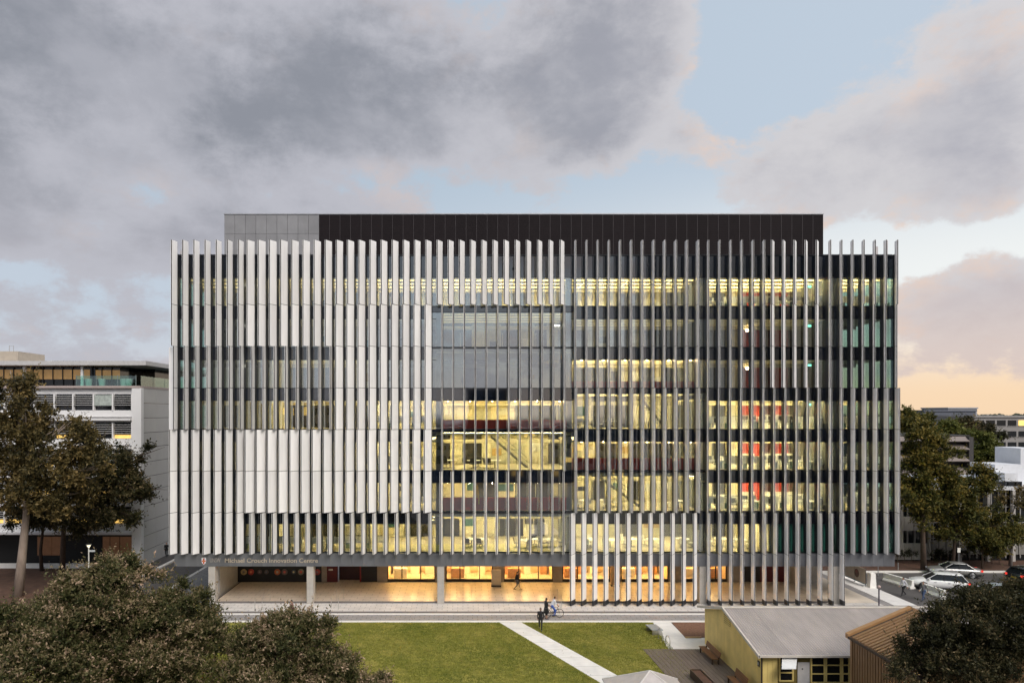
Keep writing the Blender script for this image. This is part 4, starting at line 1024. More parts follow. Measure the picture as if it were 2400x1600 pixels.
# ------------------------------------------------------------------ left neighbour: white louvred building
wht = M('white_cladding', (.74, .73, .73), .5, var=.05, scale=.5, rnd=.03)
lgrey = M('side_cladding', (.48, .47, .455), .55, var=.06, scale=.5, rnd=.04)
dk = M('window_dark', (.012, .014, .016), .08)
warm_l = M('lit_window', (.9, .6, .18), .5, var=.5, scale=1.4, emit=.40, ecol=(1, .62, .16))
LD = 74.8; LX1 = -35.4; LX0 = -62.0
lb = thing('white_office_building', 'white building with horizontal louvres and a roof terrace behind the left trees', 'building', (LX1, LD, 0)); LL = Vector(lb.location)
def lp_(mb, name, mat): return mb.build(name, mat, lb, -LL)
def lbx(name, mat, x0, x1, y0, y1, z0, z1): return lp_(MB().box(x0, x1, y0, y1, z0, z1), name, mat)
zt = Z(909, LD)
lbx('wall_core', wht, LX0, LX1 - .06, LD + .4, LD + 24, 3.6, zt - .05)
lbx('undercroft', M('undercroft_dark', (.012, .010, .009), .7), LX0, LX1 - 1.0, LD + 2.5, LD + 24, 0, 3.6)
lbx('soffit_beam', wht, LX0, LX1 - .06, LD + .05, LD + .4, 3.62, Z(1229, LD))
mulx = [X(p, LD) for p in (-80, -35, 10, 55, 80, 127, 171, 219, 264, 309)]
for k in range(5):
    z1 = Z(923 + 66.4 * k, LD); z0 = Z(961 + 66.4 * k, LD)
    lbx('window_band', dk, LX0, X(309, LD), LD + .33, LD + .40, z0, z1)
    for j in range(len(mulx) - 1):
        if ((j + k) % 3 == 0 and k > 0) or k > 2: lbx('lit_strip', warm_l, mulx[j] + .1, mulx[j + 1] - .1, LD + .30, LD + .325, z0 + .04, z0 + .42)
        if random.random() < .85:
            for q in range(5):
                zz = z0 + .55 + q * .24; lbx('louvre', lgrey, mulx[j] + .08, mulx[j + 1] - .08, LD - .02, LD + .14, zz, zz + .05)
        else: lbx('sun_screen', M('screen', (.36, .40, .37), .6, var=.4, scale=3), mulx[j] + .08, mulx[j + 1] - .08, LD + .02, LD + .06, z0 + .5, z1 - .1)
    for x in mulx: lbx('mullion', wht, x - .07, x + .07, LD - .04, LD + .33, z0, z1)
    lbx('spandrel', wht, LX0, X(309, LD), LD + .04, LD + .40, Z(961 + 66.4 * k + 27.4, LD) + .55, z0)
    lbx('sun_shelf', wht, LX0, X(309, LD), LD - .35, LD + .40, Z(961 + 66.4 * k + 27.4, LD) + .16, Z(961 + 66.4 * k + 27.4, LD) + .42)
lbx('corner_pier', wht, X(309, LD), X(331, LD), LD - .02, LD + .6, 0, zt)
# side wall cladding panels
rows = 12; cols = 6; ph = zt / rows; pw_ = 20.0 / cols
me = MB().box(-.05, 0, .025, pw_ - .025, .025, ph - .025).mesh('side_panel', lgrey)
for a in range(rows):
    for b in range(cols): link('side_panel', me, lb, Vector((LX1, LD + .62 + b * pw_ * .6, a * ph)) - LL) if False else link('side_panel', me, lb, Vector((LX1, LD + .62 + b * pw_, a * ph)) - LL)
lbx('side_wall', dk, LX1 - .5, LX1 - .055, LD + .6, LD + 21, 0, zt - .06)
# terrace level and roof
lbx('terrace_slab', M('terrace_pink', (.40, .33, .31), .6), LX0, LX1 + .02, LD - .05, LD + 24, zt, zt + .25)
tz = zt + .25; rz_ = Z(856, LD)
lbx('terrace_wall', dk, LX0, X(262, LD), LD + 1.8, LD + 12, tz, rz_)
lbx('terrace_lit_glass', M('terrace_glow', (.5, .3, .1), .3, var=.6, scale=.8, emit=.07, ecol=(1, .6, .25)), LX0, X(190, LD), LD + 1.75, LD + 1.79, tz + .8, rz_ - .35)
lbx('terrace_lit_glass', MATS['terrace_glow'], X(204, LD), X(262, LD), LD + 1.75, LD + 1.79, tz + .8, rz_ - .4)
lbx('terrace_back_wall', dk, X(262, LD), LX1 - 1.5, LD + 7, LD + 12, tz, rz_)
for p in range(-60, 270, 23): lbx('terrace_mullion', mull_m, X(p, LD + 1.7) - .05, X(p, LD + 1.7) + .05, LD + 1.66, LD + 1.74, tz, rz_)
for p in (53, 189): lbx('terrace_post', wht, X(p, LD) - .12, X(p, LD) + .12, LD + .2, LD + .45, tz, rz_)
o = lp_(MB().prism([(LX0, LD - .4), (X(342, LD - .4), LD - .4), (X(331, LD) + 1.2, LD + 24), (LX0, LD + 24)], rz_, Z(846, LD)), 'roof_slab', M('roof_pale', (.50, .49, .49), .5))
for p0, p1 in ((178, 225), (226, 275), (276, 318)):
    lbx('glass_balustrade', teal_glass, X(p0, LD), X(p1, LD), LD + .02, LD + .035, tz, tz + 1.1)
for q in range(5): lbx('glass_balustrade', teal_glass, LX1 - .04, LX1 - .02, LD + .3 + q * 3, LD + 3.2 + q * 3, tz, tz + 1.1)
for p in (178, 225, 275, 318): lbx('balustrade_post', rim_m, X(p, LD) - .03, X(p, LD) + .03, LD + .03, LD + .1, tz, tz + 1.15)
for p in (208, 239, 290, 302):
    x = X(p, LD + .8); lp_(MB().tube([(x, LD + .8, tz), (x, LD + .8, tz + .8)], [.3, .4], 12), 'terrace_pot', M('pot_pale', (.45, .48, .46), .6))
lbx('rooftop_box', M('roof_box', (.42, .36, .29), .7), LX0, X(42, LD + 3), LD + 3, LD + 8, Z(846, LD), Z(823, LD + 3))
lp_(MB().tube([(X(22, LD + 4), LD + 4, Z(823, LD + 3)), (X(22, LD + 4), LD + 4, Z(808, LD + 3)), (X(32, LD + 4), LD + 4, Z(808, LD + 3)), (X(32, LD + 4), LD + 4, Z(823, LD + 3))], .03, 5), 'roof_rail', steel)
lbx('ramp_slab', kerb_m, LX0, LX1 - .8, LD - .2, LD + .2, 0, .5)
for p0, p1 in ((82, 115), (116, 138), (236, 252), (254, 275), (277, 310)):
    lbx('ground_window', M('painted_pane_reflection', (.08, .045, .03), .3, var=.7, scale=.7, emit=.02, ecol=(1, .45, .2)), X(p0, LD + 2), X(p1, LD + 2), LD + 2.42, LD + 2.48, .9, 3.0)  # faint brown reflections put into the panes as patchy colour and dim emission

# ------------------------------------------------------------------ right neighbours
def simple_building(name, label, x0, x1, y0, y1, z1, wall, rows, win, pitch, wz=(.35, .8), loc=None, floors=None, roof=None, cols_white=False, lit=0.0, detail=True):
    t = thing(name, label, 'building', ((x0 + x1) / 2, y0, 0)); l = Vector(t.location)
    MB().box(x0, x1, y0, y1, 0, z1).build('wall', wall, t, -l)
    fh = z1 / rows
    n = max(1, int((x1 - x0) / pitch)); pw = (x1 - x0) / n
    wm = MB().box(pw * .10, pw * .90, -.06, .02, fh * wz[0], fh * wz[1]).mesh('window', win)
    fm_ = MB().box(pw * .06, pw * .94, -.14, .0, fh * wz[0] - .10, fh * wz[0]).mesh('sill', wall)
    wl = MB().box(pw * .10, pw * .90, -.06, .02, fh * wz[0], fh * wz[1]).mesh('window', warm_l)
    for r_ in range(rows):
        for k in range(n):
            link('window', wl if random.random() < lit else wm, t, Vector((x0 + k * pw, y0 if y0 > 0 else y1 + .04, r_ * fh)) - l)
            if detail: link('sill', fm_, t, Vector((x0 + k * pw, y0, r_ * fh)) - l)
    MB().box(x0 - .2, x1 + .2, y0 - .25, y1 + .2, z1, z1 + .4).build('roof', roof or wall, t, -l)
    return t, l
RD = 78.0
pan = M('panel_pale', (.40, .375, .35), .6, var=.08, rnd=.04)
rb_ = thing('campus_block', 'low pale panelled block behind the car park and its trees', 'building', (X(2105, RD), RD, 0)); RBL = Vector(rb_.location)
def rp(name, mat, x0, x1, y0, y1, z0, z1): return MB().box(x0, x1, y0, y1, z0, z1).build(name, mat, rb_, -RBL)
xa, xm, xb = X(2060, RD), X(2181, RD), X(2500, RD)
rp('wall_core', dk, xa, xb, RD + .3, RD + 16, 0, 8.2)
for (y0_, y1_) in ((1150, 1180), (1211, 1243), (1273, 1311)):
    for k in range(6):
        p0 = 2060 + k * 20.2
        rp('wall_panel', pan, X(p0, RD) + .02, X(p0 + 20.2, RD) - .02, RD + .0, RD + .3, Z(y1_, RD), Z(y0_, RD))
for k in range(8): rp('mullion', M('alum', (.35, .34, .33), .5, .3), X(2060 + k * 17.2, RD) - .05, X(2060 + k * 17.2, RD) + .05, RD + .1, RD + .3, 0.8, 8.0)
rp('corner_column', pan, X(2113, RD) - .14, X(2113, RD) + .14, RD - .1, RD + .25, .5, 8.2); rp('corner_column', pan, X(2178, RD) - .16, X(2178, RD) + .16, RD - .1, RD + .25, .5, 8.2)
for k in range(16):
    x = X(2190 + k * 17, RD); rp('mullion', MATS['alum'], x - .05, x + .05, RD + .15, RD + .3, .4, 8.1)
for zz in (2.6, 4.4, 6.2): rp('transom', MATS['alum'], xm, xb, RD + .18, RD + .3, zz, zz + .1)
for k in range(14):
    rp('low_panel', M('panel_dim', (.20, .19, .175), .6), X(2186 + k * 17, RD), X(2201 + k * 17, RD), RD + .12, RD + .28, .8, 2.4)
for p in (2247, 2313, 2372): rp('facade_column', pan, X(p, RD) - .16, X(p, RD) + .16, RD - .3, RD + .1, 0, 8.2)
rp('green_window', M('green_glow', (.2, .5, .3), .4, emit=.5, ecol=(.4, .9, .6)), X(2324, RD), X(2362, RD), RD + .2, RD + .29, 2.9, 3.6)
rp('roof', M('white_roof', (.62, .63, .66), .5, var=.08), xa - .2, xb, RD - .25, RD + 16, 8.2, 8.55)
for (p0, p1, y0_, y1_, d) in ((2332, 2396, 1088, 1122, RD + 4), (2392, 2440, 1050, 1120, RD + 5), (2355, 2385, 1108, 1135, RD + 1.5), (2270, 2330, 1120, 1140, RD + 6)):
    MB().box(X(p0, d), X(p1, d), d, d + 4, 8.55, Z(y0_, d)).build('roof_plant', M('plant_white', (.64, .65, .68), .5, var=.06), rb_, -RBL)
for p in (2350, 2372, 2390): rp('roof_vent', dk, X(p, RD), X(p + 14, RD), RD + .5, RD + 1.2, 8.56, 9.1)
# hedge in front of it
# brown building with tilted shades
SD = 104.0
sb = thing('shaded_block', 'brown block with tilted sun shades rising above the trees', 'building', (X(2190, SD), SD, 0)); SBL = Vector(sb.location)
def sp_(name, mat, poly, x0, x1): return MB().extrude(poly, 'x', x0, x1).build(name, mat, sb, -SBL)
shade = M('shade_mauve', (.21, .175, .16), .6)
MB().box(X(2080, SD), X(2268, SD), SD, SD + 14, 0, Z(1022, SD)).build('wall', M('brown_dark', (.018, .015, .013), .6), sb, -SBL)
for (y0_, y1_) in ((1022, 1034), (1042, 1053), (1064, 1080), (1096, 1110)):
    sp_('sun_shade', shade, [(SD - .2, Z(y0_, SD)), (SD - 1.3, Z(y1_, SD)), (SD - 1.35, Z(y1_, SD) + .1), (SD - .2, Z(y0_, SD) + .12)], X(2080, SD), X(2258, SD))
MB().box(X(2080, SD), X(2270, SD), SD - .4, SD + 14, Z(1022, SD), Z(1019, SD)).build('roof', MATS['brown_dark'], sb, -SBL)
MB().box(X(2258, SD), X(2268, SD), SD - 1.2, SD, 0, Z(1023, SD)).build('end_wall', M('end_grey', (.05, .045, .045), .6), sb, -SBL)
# far blocks
fg = M('far_grey', (.25, .235, .225), .7, var=.06); fblue = M('far_slate', (.10, .11, .14), .6)
simple_building('apartment_block', 'distant grey apartment block with rows of balconies, right of the trees', X(2284, 165), X(2560, 165), 165, 180, Z(978, 165), fg, 6, dk, 2.4, (.25, .75), lit=.06)
simple_building('far_block', 'distant slate coloured block on the skyline beside the apartments', X(2166, 190), X(2287, 190), 190, 205, Z(964, 190), fblue, 5, dk, 3.5, (.35, .7), detail=False)
simple_building('far_block', 'pale rooftop storey behind the slate coloured skyline block', X(2222, 208), X(2290, 208), 208, 220, Z(957.5, 208), M('far_pale', (.33, .33, .35), .6), 5, fblue, 4, (.35, .7), detail=False)
simple_building('low_house', 'low pale house with a white roof below the distant apartments', X(2350, 125), X(2500, 125), 125, 135, Z(1072, 125), M('house_pale', (.5, .5, .5), .6), 3, dk, 3, (.3, .7), detail=False, roof=MATS['white_roof'])
# far suburb: trees and roofs that read as one mass out to the horizon
mb = MB(); rr = random.Random(3)
for k in range(1500):
    d = rr.uniform(230, 2200) if k > 400 else rr.uniform(230, 500)
    px = rr.uniform(1950, 2700) if k % 3 else rr.uniform(-400, 500)
    hgt = rr.uniform(4, 11) + d * .003; wd = rr.uniform(5, 13)
    c = (X(px, d), d, hgt * .5); mb.mi = 0 if rr.random() < .75 else 1
    if mb.mi: mb.box(c[0] - wd, c[0] + wd, d, d + 8, 0, hgt * .8)
    else: mb.ell(c, (wd * .7, wd * .7, hgt * .5), 7, 5)
o = mb.build('far_suburb', [M('far_foliage', (.045, .05, .03), .9, var=.5, scale=.1), M('far_walls', (.3, .28, .26), .8, var=.3, scale=.05)])
o['kind'] = 'stuff'; o['label'] = 'far-off suburb of trees and roofs along the horizon'; o['category'] = 'suburb'
# ------------------------------------------------------------------ buildings behind the viewpoint, seen mirrored in the glass; the tall tower is added
tower_m = M('tower_brown', (.022, .021, .022), .7, spec=.2); 
simple_building('added_mirror_tower', 'tall dark tower added out of view to darken the upper right glass', 50, 118, -62, -38, 62, tower_m, 10, dk, 4.5, (.4, .75), detail=False)  # unseen tower, added so the right-hand glass mirrors something dark
simple_building('brick_hall', 'long brick hall seen mirrored in the left glass', -95, -26, -60, -40, 19, M('hall_brick', (.20, .15, .12), .8, var=.2), 5, dk, 3.4, (.35, .8), lit=.1, detail=False, roof=M('hall_roof', (.28, .10, .06), .7))
simple_building('stair_tower', 'dark stair tower seen mirrored in the middle of the glass', 1.0, 11.0, -52, -44, 22.5, tower_m, 5, dk, 3.0, (.4, .7), detail=False)
simple_building('low_wing', 'low concrete wing seen mirrored behind the lawn', -20, 44, -58, -50, 13, M('wing_conc', (.16, .15, .14), .8, var=.15), 4, dk, 3.2, (.35, .8), lit=.1, detail=False)
# ------------------------------------------------------------------ trees
bark_pale = M('bark_pale', (.30, .235, .19), .9, var=.25, scale=3, bump=.5, stretch=(1, 1, .3)); bark_dark = M('bark_dark', (.075, .05, .035), .9, var=.3, scale=3, bump=.5)
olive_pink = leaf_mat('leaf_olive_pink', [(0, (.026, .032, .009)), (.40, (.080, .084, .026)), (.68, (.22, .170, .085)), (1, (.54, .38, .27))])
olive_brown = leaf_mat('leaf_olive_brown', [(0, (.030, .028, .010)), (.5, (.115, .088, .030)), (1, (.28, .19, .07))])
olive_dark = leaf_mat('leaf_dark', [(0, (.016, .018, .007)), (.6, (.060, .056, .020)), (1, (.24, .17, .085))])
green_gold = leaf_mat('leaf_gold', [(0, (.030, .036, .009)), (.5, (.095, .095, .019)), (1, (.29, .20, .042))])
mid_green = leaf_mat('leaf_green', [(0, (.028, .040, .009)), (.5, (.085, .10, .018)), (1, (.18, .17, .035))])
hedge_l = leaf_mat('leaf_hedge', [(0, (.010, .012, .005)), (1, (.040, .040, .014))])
def unit(v): return v / np.maximum(np.linalg.norm(v, axis=-1, keepdims=True), 1e-6)
def leaves(blobs, n_sprig, slen, lsize, per, rng, up=.6, spread=.55, shell=(.55, 1.05), lump=.16, upper=True, tintk=(.03, .62, .42), aspect=.42, clump=.25):
    b = np.array(blobs); wts = (b[:, 3] * b[:, 5]); wts /= wts.sum()
    # leaf clumps sit on the lumpy surface of each crown lobe; sprigs fill the clumps
    nc = max(len(b) * 5, n_sprig // 42)
    ci = rng.choice(len(b), nc, p=wts); C = b[ci]; cd = unit(rng.normal(size=(nc, 3)))
    if upper: cd[:, 2] = np.where(rng.random(nc) < .7, np.abs(cd[:, 2]), cd[:, 2])
    crad = (shell[0] + (shell[1] - shell[0]) * rng.random(nc) ** .5) * (1 + lump * rng.normal(size=nc) * .6)
    cc_ = C[:, :3] + cd * C[:, 3:6] * (crad * .86)[:, None]
    cr_ = C[:, 3] * clump * rng.uniform(.55, 1.25, nc)
    k = rng.integers(0, nc, n_sprig)
    dirs = unit(rng.normal(size=(n_sprig, 3)) + cd[k] * .7 + np.array([0, 0, .25 if upper else .05]))
    p0 = cc_[k] + dirs * (cr_[k] * rng.random(n_sprig) ** .45)[:, None] * np.array([1, 1, .8])
    cbase = rng.uniform(-.24, .24, nc)[k]
    sd = unit(dirs * .65 + np.array([0, 0, up]) + rng.normal(size=(n_sprig, 3)) * spread * .7)
    L = slen * rng.uniform(.6, 1.25, n_sprig) * np.where(rng.random(n_sprig) < .10, 2.1, 1.0); base_t = rng.uniform(-.10, .12, n_sprig) + cbase
    j = np.arange(per); t = (j + .5) / per
    pos = p0[:, None] + sd[:, None] * (L[:, None] * t)[..., None]
    ld = unit(sd[:, None] * .55 + rng.normal(size=(n_sprig, per, 3)) * .75)
    nrm = unit(np.cross(ld, rng.normal(size=(n_sprig, per, 3)) + np.array([0, 0, .3])))
    ls = lsize * rng.uniform(.5, 1.45, (n_sprig, per, 1)) * rng.uniform(.75, 1.25, (n_sprig, 1, 1))
    a = pos; tip = pos + ld * ls; mid = pos + ld * ls * .5
    side = unit(nrm) * ls * aspect * .5
    bend = np.cross(ld, nrm) * ls * .08
    quad = np.stack([a, mid + side + bend, tip, mid - side + bend], axis=2).reshape(-1, 3)
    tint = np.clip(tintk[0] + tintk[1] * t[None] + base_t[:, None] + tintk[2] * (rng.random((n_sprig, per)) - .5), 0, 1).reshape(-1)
    return quad, tint
def leaf_object(name, quad, tint, mat, parent, off):
    n = len(tint); me = bpy.data.meshes.new(name)
    me.vertices.add(4 * n); me.vertices.foreach_set('co', (quad - np.array(off)).astype(np.float32).reshape(-1))
    me.loops.add(4 * n); me.loops.foreach_set('vertex_index', np.arange(4 * n, dtype=np.int32))
    me.polygons.add(n); me.polygons.foreach_set('loop_start', np.arange(0, 4 * n, 4, dtype=np.int32))
    me.update(calc_edges=True)
    at = me.attributes.new('tint', 'FLOAT', 'FACE'); at.data.foreach_set('value', tint.astype(np.float32))
    me.materials.append(mat); return link(name, me, parent)
def tree(name, label, base, blobs_px, d, mat, n, slen, lsize, per, trunk, bark=bark_dark, r0=.25, group=None, limbs=True, cat='tree', **kw):
    """blobs_px: (px, py, r_px[, ry_px[, dd]]) around distance d"""
    bl = []
    for q in blobs_px:
        px, py, r_ = q[:3]; ry = q[3] if len(q) > 3 else r_; dd = d + (q[4] if len(q) > 4 else 0)
        c = P(px, py, dd); s = dd / FPX; bl.append((c.x, c.y, c.z, r_ * s, r_ * s * .95, ry * s))
    base = Vector(base); t = thing(name, label, cat, base, 0, group)
    rng = np.random.default_rng(abs(hash(label)) % 1000 if False else sum(map(ord, label)) % 9973)
    quad, tint = leaves(bl, n, slen, lsize, per, rng, **kw)
    quad[:, 2] = np.maximum(quad[:, 2], 0.05)
    leaf_object('crown', quad, tint, mat, t, base)
    mb = MB()
    tp = [Vector(p) - base for p in trunk]; rs = [r0 * (1 - .55 * k / max(1, len(tp) - 1)) for k in range(len(tp))]
    mb.tube([Vector((0, 0, -.05)) + (tp[0] if tp else Vector())] + tp[1:], rs, 10)
    if limbs:
        top = tp[-1]; lo = tp[len(tp) // 2]
        for k, b in enumerate(bl):
            c = Vector(b[:3]) - base; st = top if k % 2 == 0 else lo.lerp(top, .6)
            m1 = st.lerp(c, .5) + Vector((random.uniform(-.2, .2), random.uniform(-.2, .2), .12 * (c - st).length)); rr = rs[-1] * .75
            mb.tube([st, m1, c, c + (c - m1) * .45], [rr, rr * .7, rr * .42, rr * .12], 7)
            for q in range(4):
                e = c + Vector((random.uniform(-1, 1) * b[3], random.uniform(-1, 1) * b[4], random.uniform(-.2, .9) * b[5])) * .75
                mb.tube([m1.lerp(c, .6), (c + e) / 2 + Vector((0, 0, .1)), e], [rr * .35, rr * .2, rr * .06], 5)
    mb.build('trunk', bark, t, smooth=True)
    return t
# foreground left: olive trees with pinkish new growth, seen from above
kw = dict(up=.75, spread=.6, shell=(.62, 1.06), lump=.15)
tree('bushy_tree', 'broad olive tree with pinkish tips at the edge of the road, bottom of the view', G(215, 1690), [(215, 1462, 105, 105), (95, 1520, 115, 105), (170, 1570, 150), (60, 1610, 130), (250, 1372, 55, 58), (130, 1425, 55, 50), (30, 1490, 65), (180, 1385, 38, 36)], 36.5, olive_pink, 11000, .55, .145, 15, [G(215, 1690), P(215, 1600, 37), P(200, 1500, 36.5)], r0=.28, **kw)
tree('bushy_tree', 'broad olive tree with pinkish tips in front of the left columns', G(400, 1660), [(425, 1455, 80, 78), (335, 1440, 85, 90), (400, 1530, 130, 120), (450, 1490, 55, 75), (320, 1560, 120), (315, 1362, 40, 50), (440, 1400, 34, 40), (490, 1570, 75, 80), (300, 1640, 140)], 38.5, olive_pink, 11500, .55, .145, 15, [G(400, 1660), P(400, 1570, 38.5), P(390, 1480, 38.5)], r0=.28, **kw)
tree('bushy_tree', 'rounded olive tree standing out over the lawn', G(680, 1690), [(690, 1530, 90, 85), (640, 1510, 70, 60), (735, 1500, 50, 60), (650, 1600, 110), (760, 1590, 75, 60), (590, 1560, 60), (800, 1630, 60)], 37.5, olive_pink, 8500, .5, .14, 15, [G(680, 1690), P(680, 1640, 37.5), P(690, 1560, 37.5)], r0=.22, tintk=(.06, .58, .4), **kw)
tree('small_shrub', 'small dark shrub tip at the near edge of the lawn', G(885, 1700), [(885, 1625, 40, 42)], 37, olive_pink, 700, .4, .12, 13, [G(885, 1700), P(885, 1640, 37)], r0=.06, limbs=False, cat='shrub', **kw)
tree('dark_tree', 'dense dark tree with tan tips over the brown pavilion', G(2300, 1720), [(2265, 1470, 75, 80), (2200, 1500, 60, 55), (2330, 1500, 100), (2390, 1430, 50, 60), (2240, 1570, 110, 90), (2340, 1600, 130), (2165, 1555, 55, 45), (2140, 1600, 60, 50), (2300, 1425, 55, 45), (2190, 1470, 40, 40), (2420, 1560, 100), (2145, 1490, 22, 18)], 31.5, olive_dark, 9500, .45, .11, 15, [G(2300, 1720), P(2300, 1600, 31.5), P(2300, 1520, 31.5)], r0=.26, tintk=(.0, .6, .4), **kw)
# mid-distance left: tall gums
kw2 = dict(up=.15, spread=.9, shell=(.35, 1.05), lump=.24, upper=False, aspect=.5)
b0 = G(42, 1398)
tree('gum_tree', 'tall brown leaved gum tree with a thick pale leaning trunk', b0, [(30, 905, 55, 50), (60, 985, 75, 65), (135, 1010, 70, 55), (20, 1060, 85, 70), (110, 1080, 95, 75), (195, 1045, 60, 60), (185, 1115, 65, 55), (60, 1150, 85, 60), (140, 1170, 70, 50), (-20, 980, 70), (-30, 1120, 80), (235, 1100, 40, 45)], 62.5, olive_brown, 5600, .8, .24, 13, [b0, P(52, 1300, 63.2), P(62, 1200, 63), P(55, 1120, 63)], bark=bark_pale, r0=.46, **kw2)
b0 = G(146, 1345)
tree('gum_tree', 'slender gum tree reaching towards the white side wall', b0, [(250, 1090, 55, 50), (285, 1140, 50, 45), (320, 1080, 22, 26), (330, 1165, 32, 26), (245, 1185, 60, 50), (300, 1210, 32, 30), (205, 1150, 60, 50), (170, 1230, 45, 25), (352, 1145, 11, 14), (225, 1225, 45, 28), (345, 1062, 14, 12)], 70, olive_dark, 3600, .75, .22, 13, [b0, P(148, 1270, 71), P(150, 1225, 71), P(165, 1180, 70)], bark=bark_dark, r0=.3, **kw2)
b0 = G(98, 1338)
tree('gum_tree', 'thin dark gum tree between the two larger left trees', b0, [(95, 1190, 55, 35), (60, 1215, 40, 25), (130, 1200, 40, 30)], 72, olive_dark, 1200, .7, .22, 12, [b0, P(95, 1290, 73), P(104, 1210, 72)], bark=bark_dark, r0=.22, **kw2)
# right side trees
kw3 = dict(up=.3, spread=.8, shell=(.45, 1.05), lump=.2, upper=False, aspect=.55)
b0 = G(2165, 1338)
tree('street_tree', 'tall dense brown green tree beside the right end of the fins', b0, [(2172, 1030, 42, 42), (2150, 1075, 42, 45), (2200, 1075, 38, 45), (2165, 1120, 62, 40), (2140, 1160, 45, 45), (2205, 1150, 42, 40), (2165, 1195, 55, 35), (2128, 1110, 25, 35)], 73, green_gold, 4600, .7, .2, 13, [b0, P(2163, 1260, 73), P(2163, 1150, 73)], bark=bark_dark, r0=.32, tintk=(.06, .6, .4), **kw3)
b0 = G(2232, 1334)
tree('street_tree', 'golden brown tree behind the silver sedan', b0, [(2255, 1150, 30, 32), (2285, 1125, 36, 32), (2270, 1190, 48, 40), (2240, 1215, 36, 30), (2310, 1200, 36, 40), (2285, 1245, 52, 30), (2335, 1235, 30, 25), (2230, 1260, 30, 20)], 74, green_gold, 3000, .65, .2, 13, [b0, P(2238, 1270, 74), P(2255, 1200, 74)], bark=bark_dark, r0=.2, **kw3)
b0 = G(2302, 1334)
tree('street_tree', 'thin stemmed golden tree near the black hatchback', b0, [(2330, 1275, 34, 22), (2365, 1255, 30, 25), (2300, 1290, 30, 16), (2385, 1240, 22, 20)], 74.5, green_gold, 1300, .6, .2, 12, [b0, P(2303, 1290, 74.5), P(2320, 1260, 74.5)], bark=bark_dark, r0=.12, **kw3)
b0 = G(2368, 1328)
tree('bare_tree', 'nearly bare pale trunked tree at the right edge of the car park', b0, [(2370, 1170, 30, 22), (2395, 1150, 25, 22)], 75.5, olive_brown, 260, .6, .18, 9, [b0, P(2372, 1250, 75.5), P(2370, 1180, 75.5)], bark=M('bark_grey', (.25, .23, .215), .9, var=.2, scale=3), r0=.2, **kw3)
for k, (lab, bl, d, mt, n) in enumerate((
        ('round green tree right of the tilted sun shades', [(2290, 1045, 32, 30), (2315, 1075, 36, 32), (2275, 1085, 30, 35), (2345, 1090, 22, 20)], 108, mid_green, 2000),
        ('bright green tree above the tilted sun shades', [(2225, 1005, 25, 18), (2250, 1015, 25, 18), (2200, 1010, 18, 15)], 116, mid_green, 1100),
        ('dark pine mass in front of the distant apartments', [(2290, 1005, 28, 16), (2318, 1020, 26, 20), (2262, 1000, 22, 14), (2335, 1045, 20, 18)], 128, olive_dark, 1300),
        ('olive tree just clear of the right end of the fins', [(2130, 990, 32, 20), (2160, 985, 28, 16), (2108, 1000, 20, 18)], 120, green_gold, 1200))):
    g = P(bl[0][0], bl[0][1], d); g.z = 0
    tree('background_tree', lab, g, bl, d, mt, n, 1.0, .34, 12, [g, P(bl[0][0], bl[0][1] + 10, d)], r0=.25, group='trees beyond the car park', **kw3)
# hedge along the campus block
for k, (p0, p1) in enumerate(((2095, 2150), (2180, 2290), (2300, 2360))):
    d = 76.6; xa, xb = X(p0, d), X(p1, d); t = thing('clipped_hedge', ('dark clipped hedge below the pale panelled block, left of the tall tree', 'long dark clipped hedge below the pale panelled block, behind the silver sedan', 'short dark clipped hedge near the bare tree')[k], 'hedge', ((xa + xb) / 2, d, .1))
    n = int((xb - xa) * 14); bl = [(xa + (q + .5) * .8, d, .95, .6, .55, .7) for q in range(int((xb - xa) / .8))]
    qd, tn = leaves(bl, n * 6, .25, .13, 8, np.random.default_rng(k), up=.5, upper=True, shell=(.6, 1.0)); qd[:, 2] = np.maximum(qd[:, 2], .1)
    leaf_object('foliage', qd, tn, hedge_l, t, ((xa + xb) / 2, d, .1))
    mb = MB()
    for b in bl: mb.tube([(b[0] - (xa + xb) / 2, 0, 0), (b[0] - (xa + xb) / 2, 0, 1.1)], .03, 5)
    mb.build('stems', bark_dark, t)

# ------------------------------------------------------------------ grass blades over the lawn
rng = np.random.default_rng(4); n = 150000
gy = 40 + 15.3 * rng.random(n) ** .9; gx = rng.uniform(-17.5, 15.5, n)
def xat(a, b, y): return a[0] + (b[0] - a[0]) * (y - a[1]) / (b[1] - a[1])
keep = (gx < xat(pa, pd_, gy) - .03) | ((gx > xat(pb, pc, gy) + .03) & (gx < xat(ra, rb, gy) - .03))
gx, gy = gx[keep], gy[keep]; n = len(gx)
ang = rng.uniform(0, 6.28, n); hgt = rng.uniform(.03, .085, n); wd = rng.uniform(.012, .03, n)
lean = rng.normal(size=(n, 2)) * .03
A = np.stack([gx - np.cos(ang) * wd, gy - np.sin(ang) * wd, np.full(n, .011)], 1); B2 = np.stack([gx + np.cos(ang) * wd, gy + np.sin(ang) * wd, np.full(n, .011)], 1)
T1 = np.stack([gx + lean[:, 0] + np.cos(ang) * wd * .3, gy + lean[:, 1] + np.sin(ang) * wd * .3, hgt], 1); T2 = np.stack([gx + lean[:, 0] - np.cos(ang) * wd * .3, gy + lean[:, 1] - np.sin(ang) * wd * .3, hgt], 1)
quad = np.stack([A, B2, T1, T2], 1).reshape(-1, 3)
patch = .5 + .5 * np.sin(gx * .55 + np.sin(gy * .4) * 1.5) * np.sin(gy * .62 + gx * .2)
grass_m = leaf_mat('grass_blade', [(0, (.105, .135, .017)), (.5, (.215, .220, .036)), (1, (.43, .37, .10))], .8)
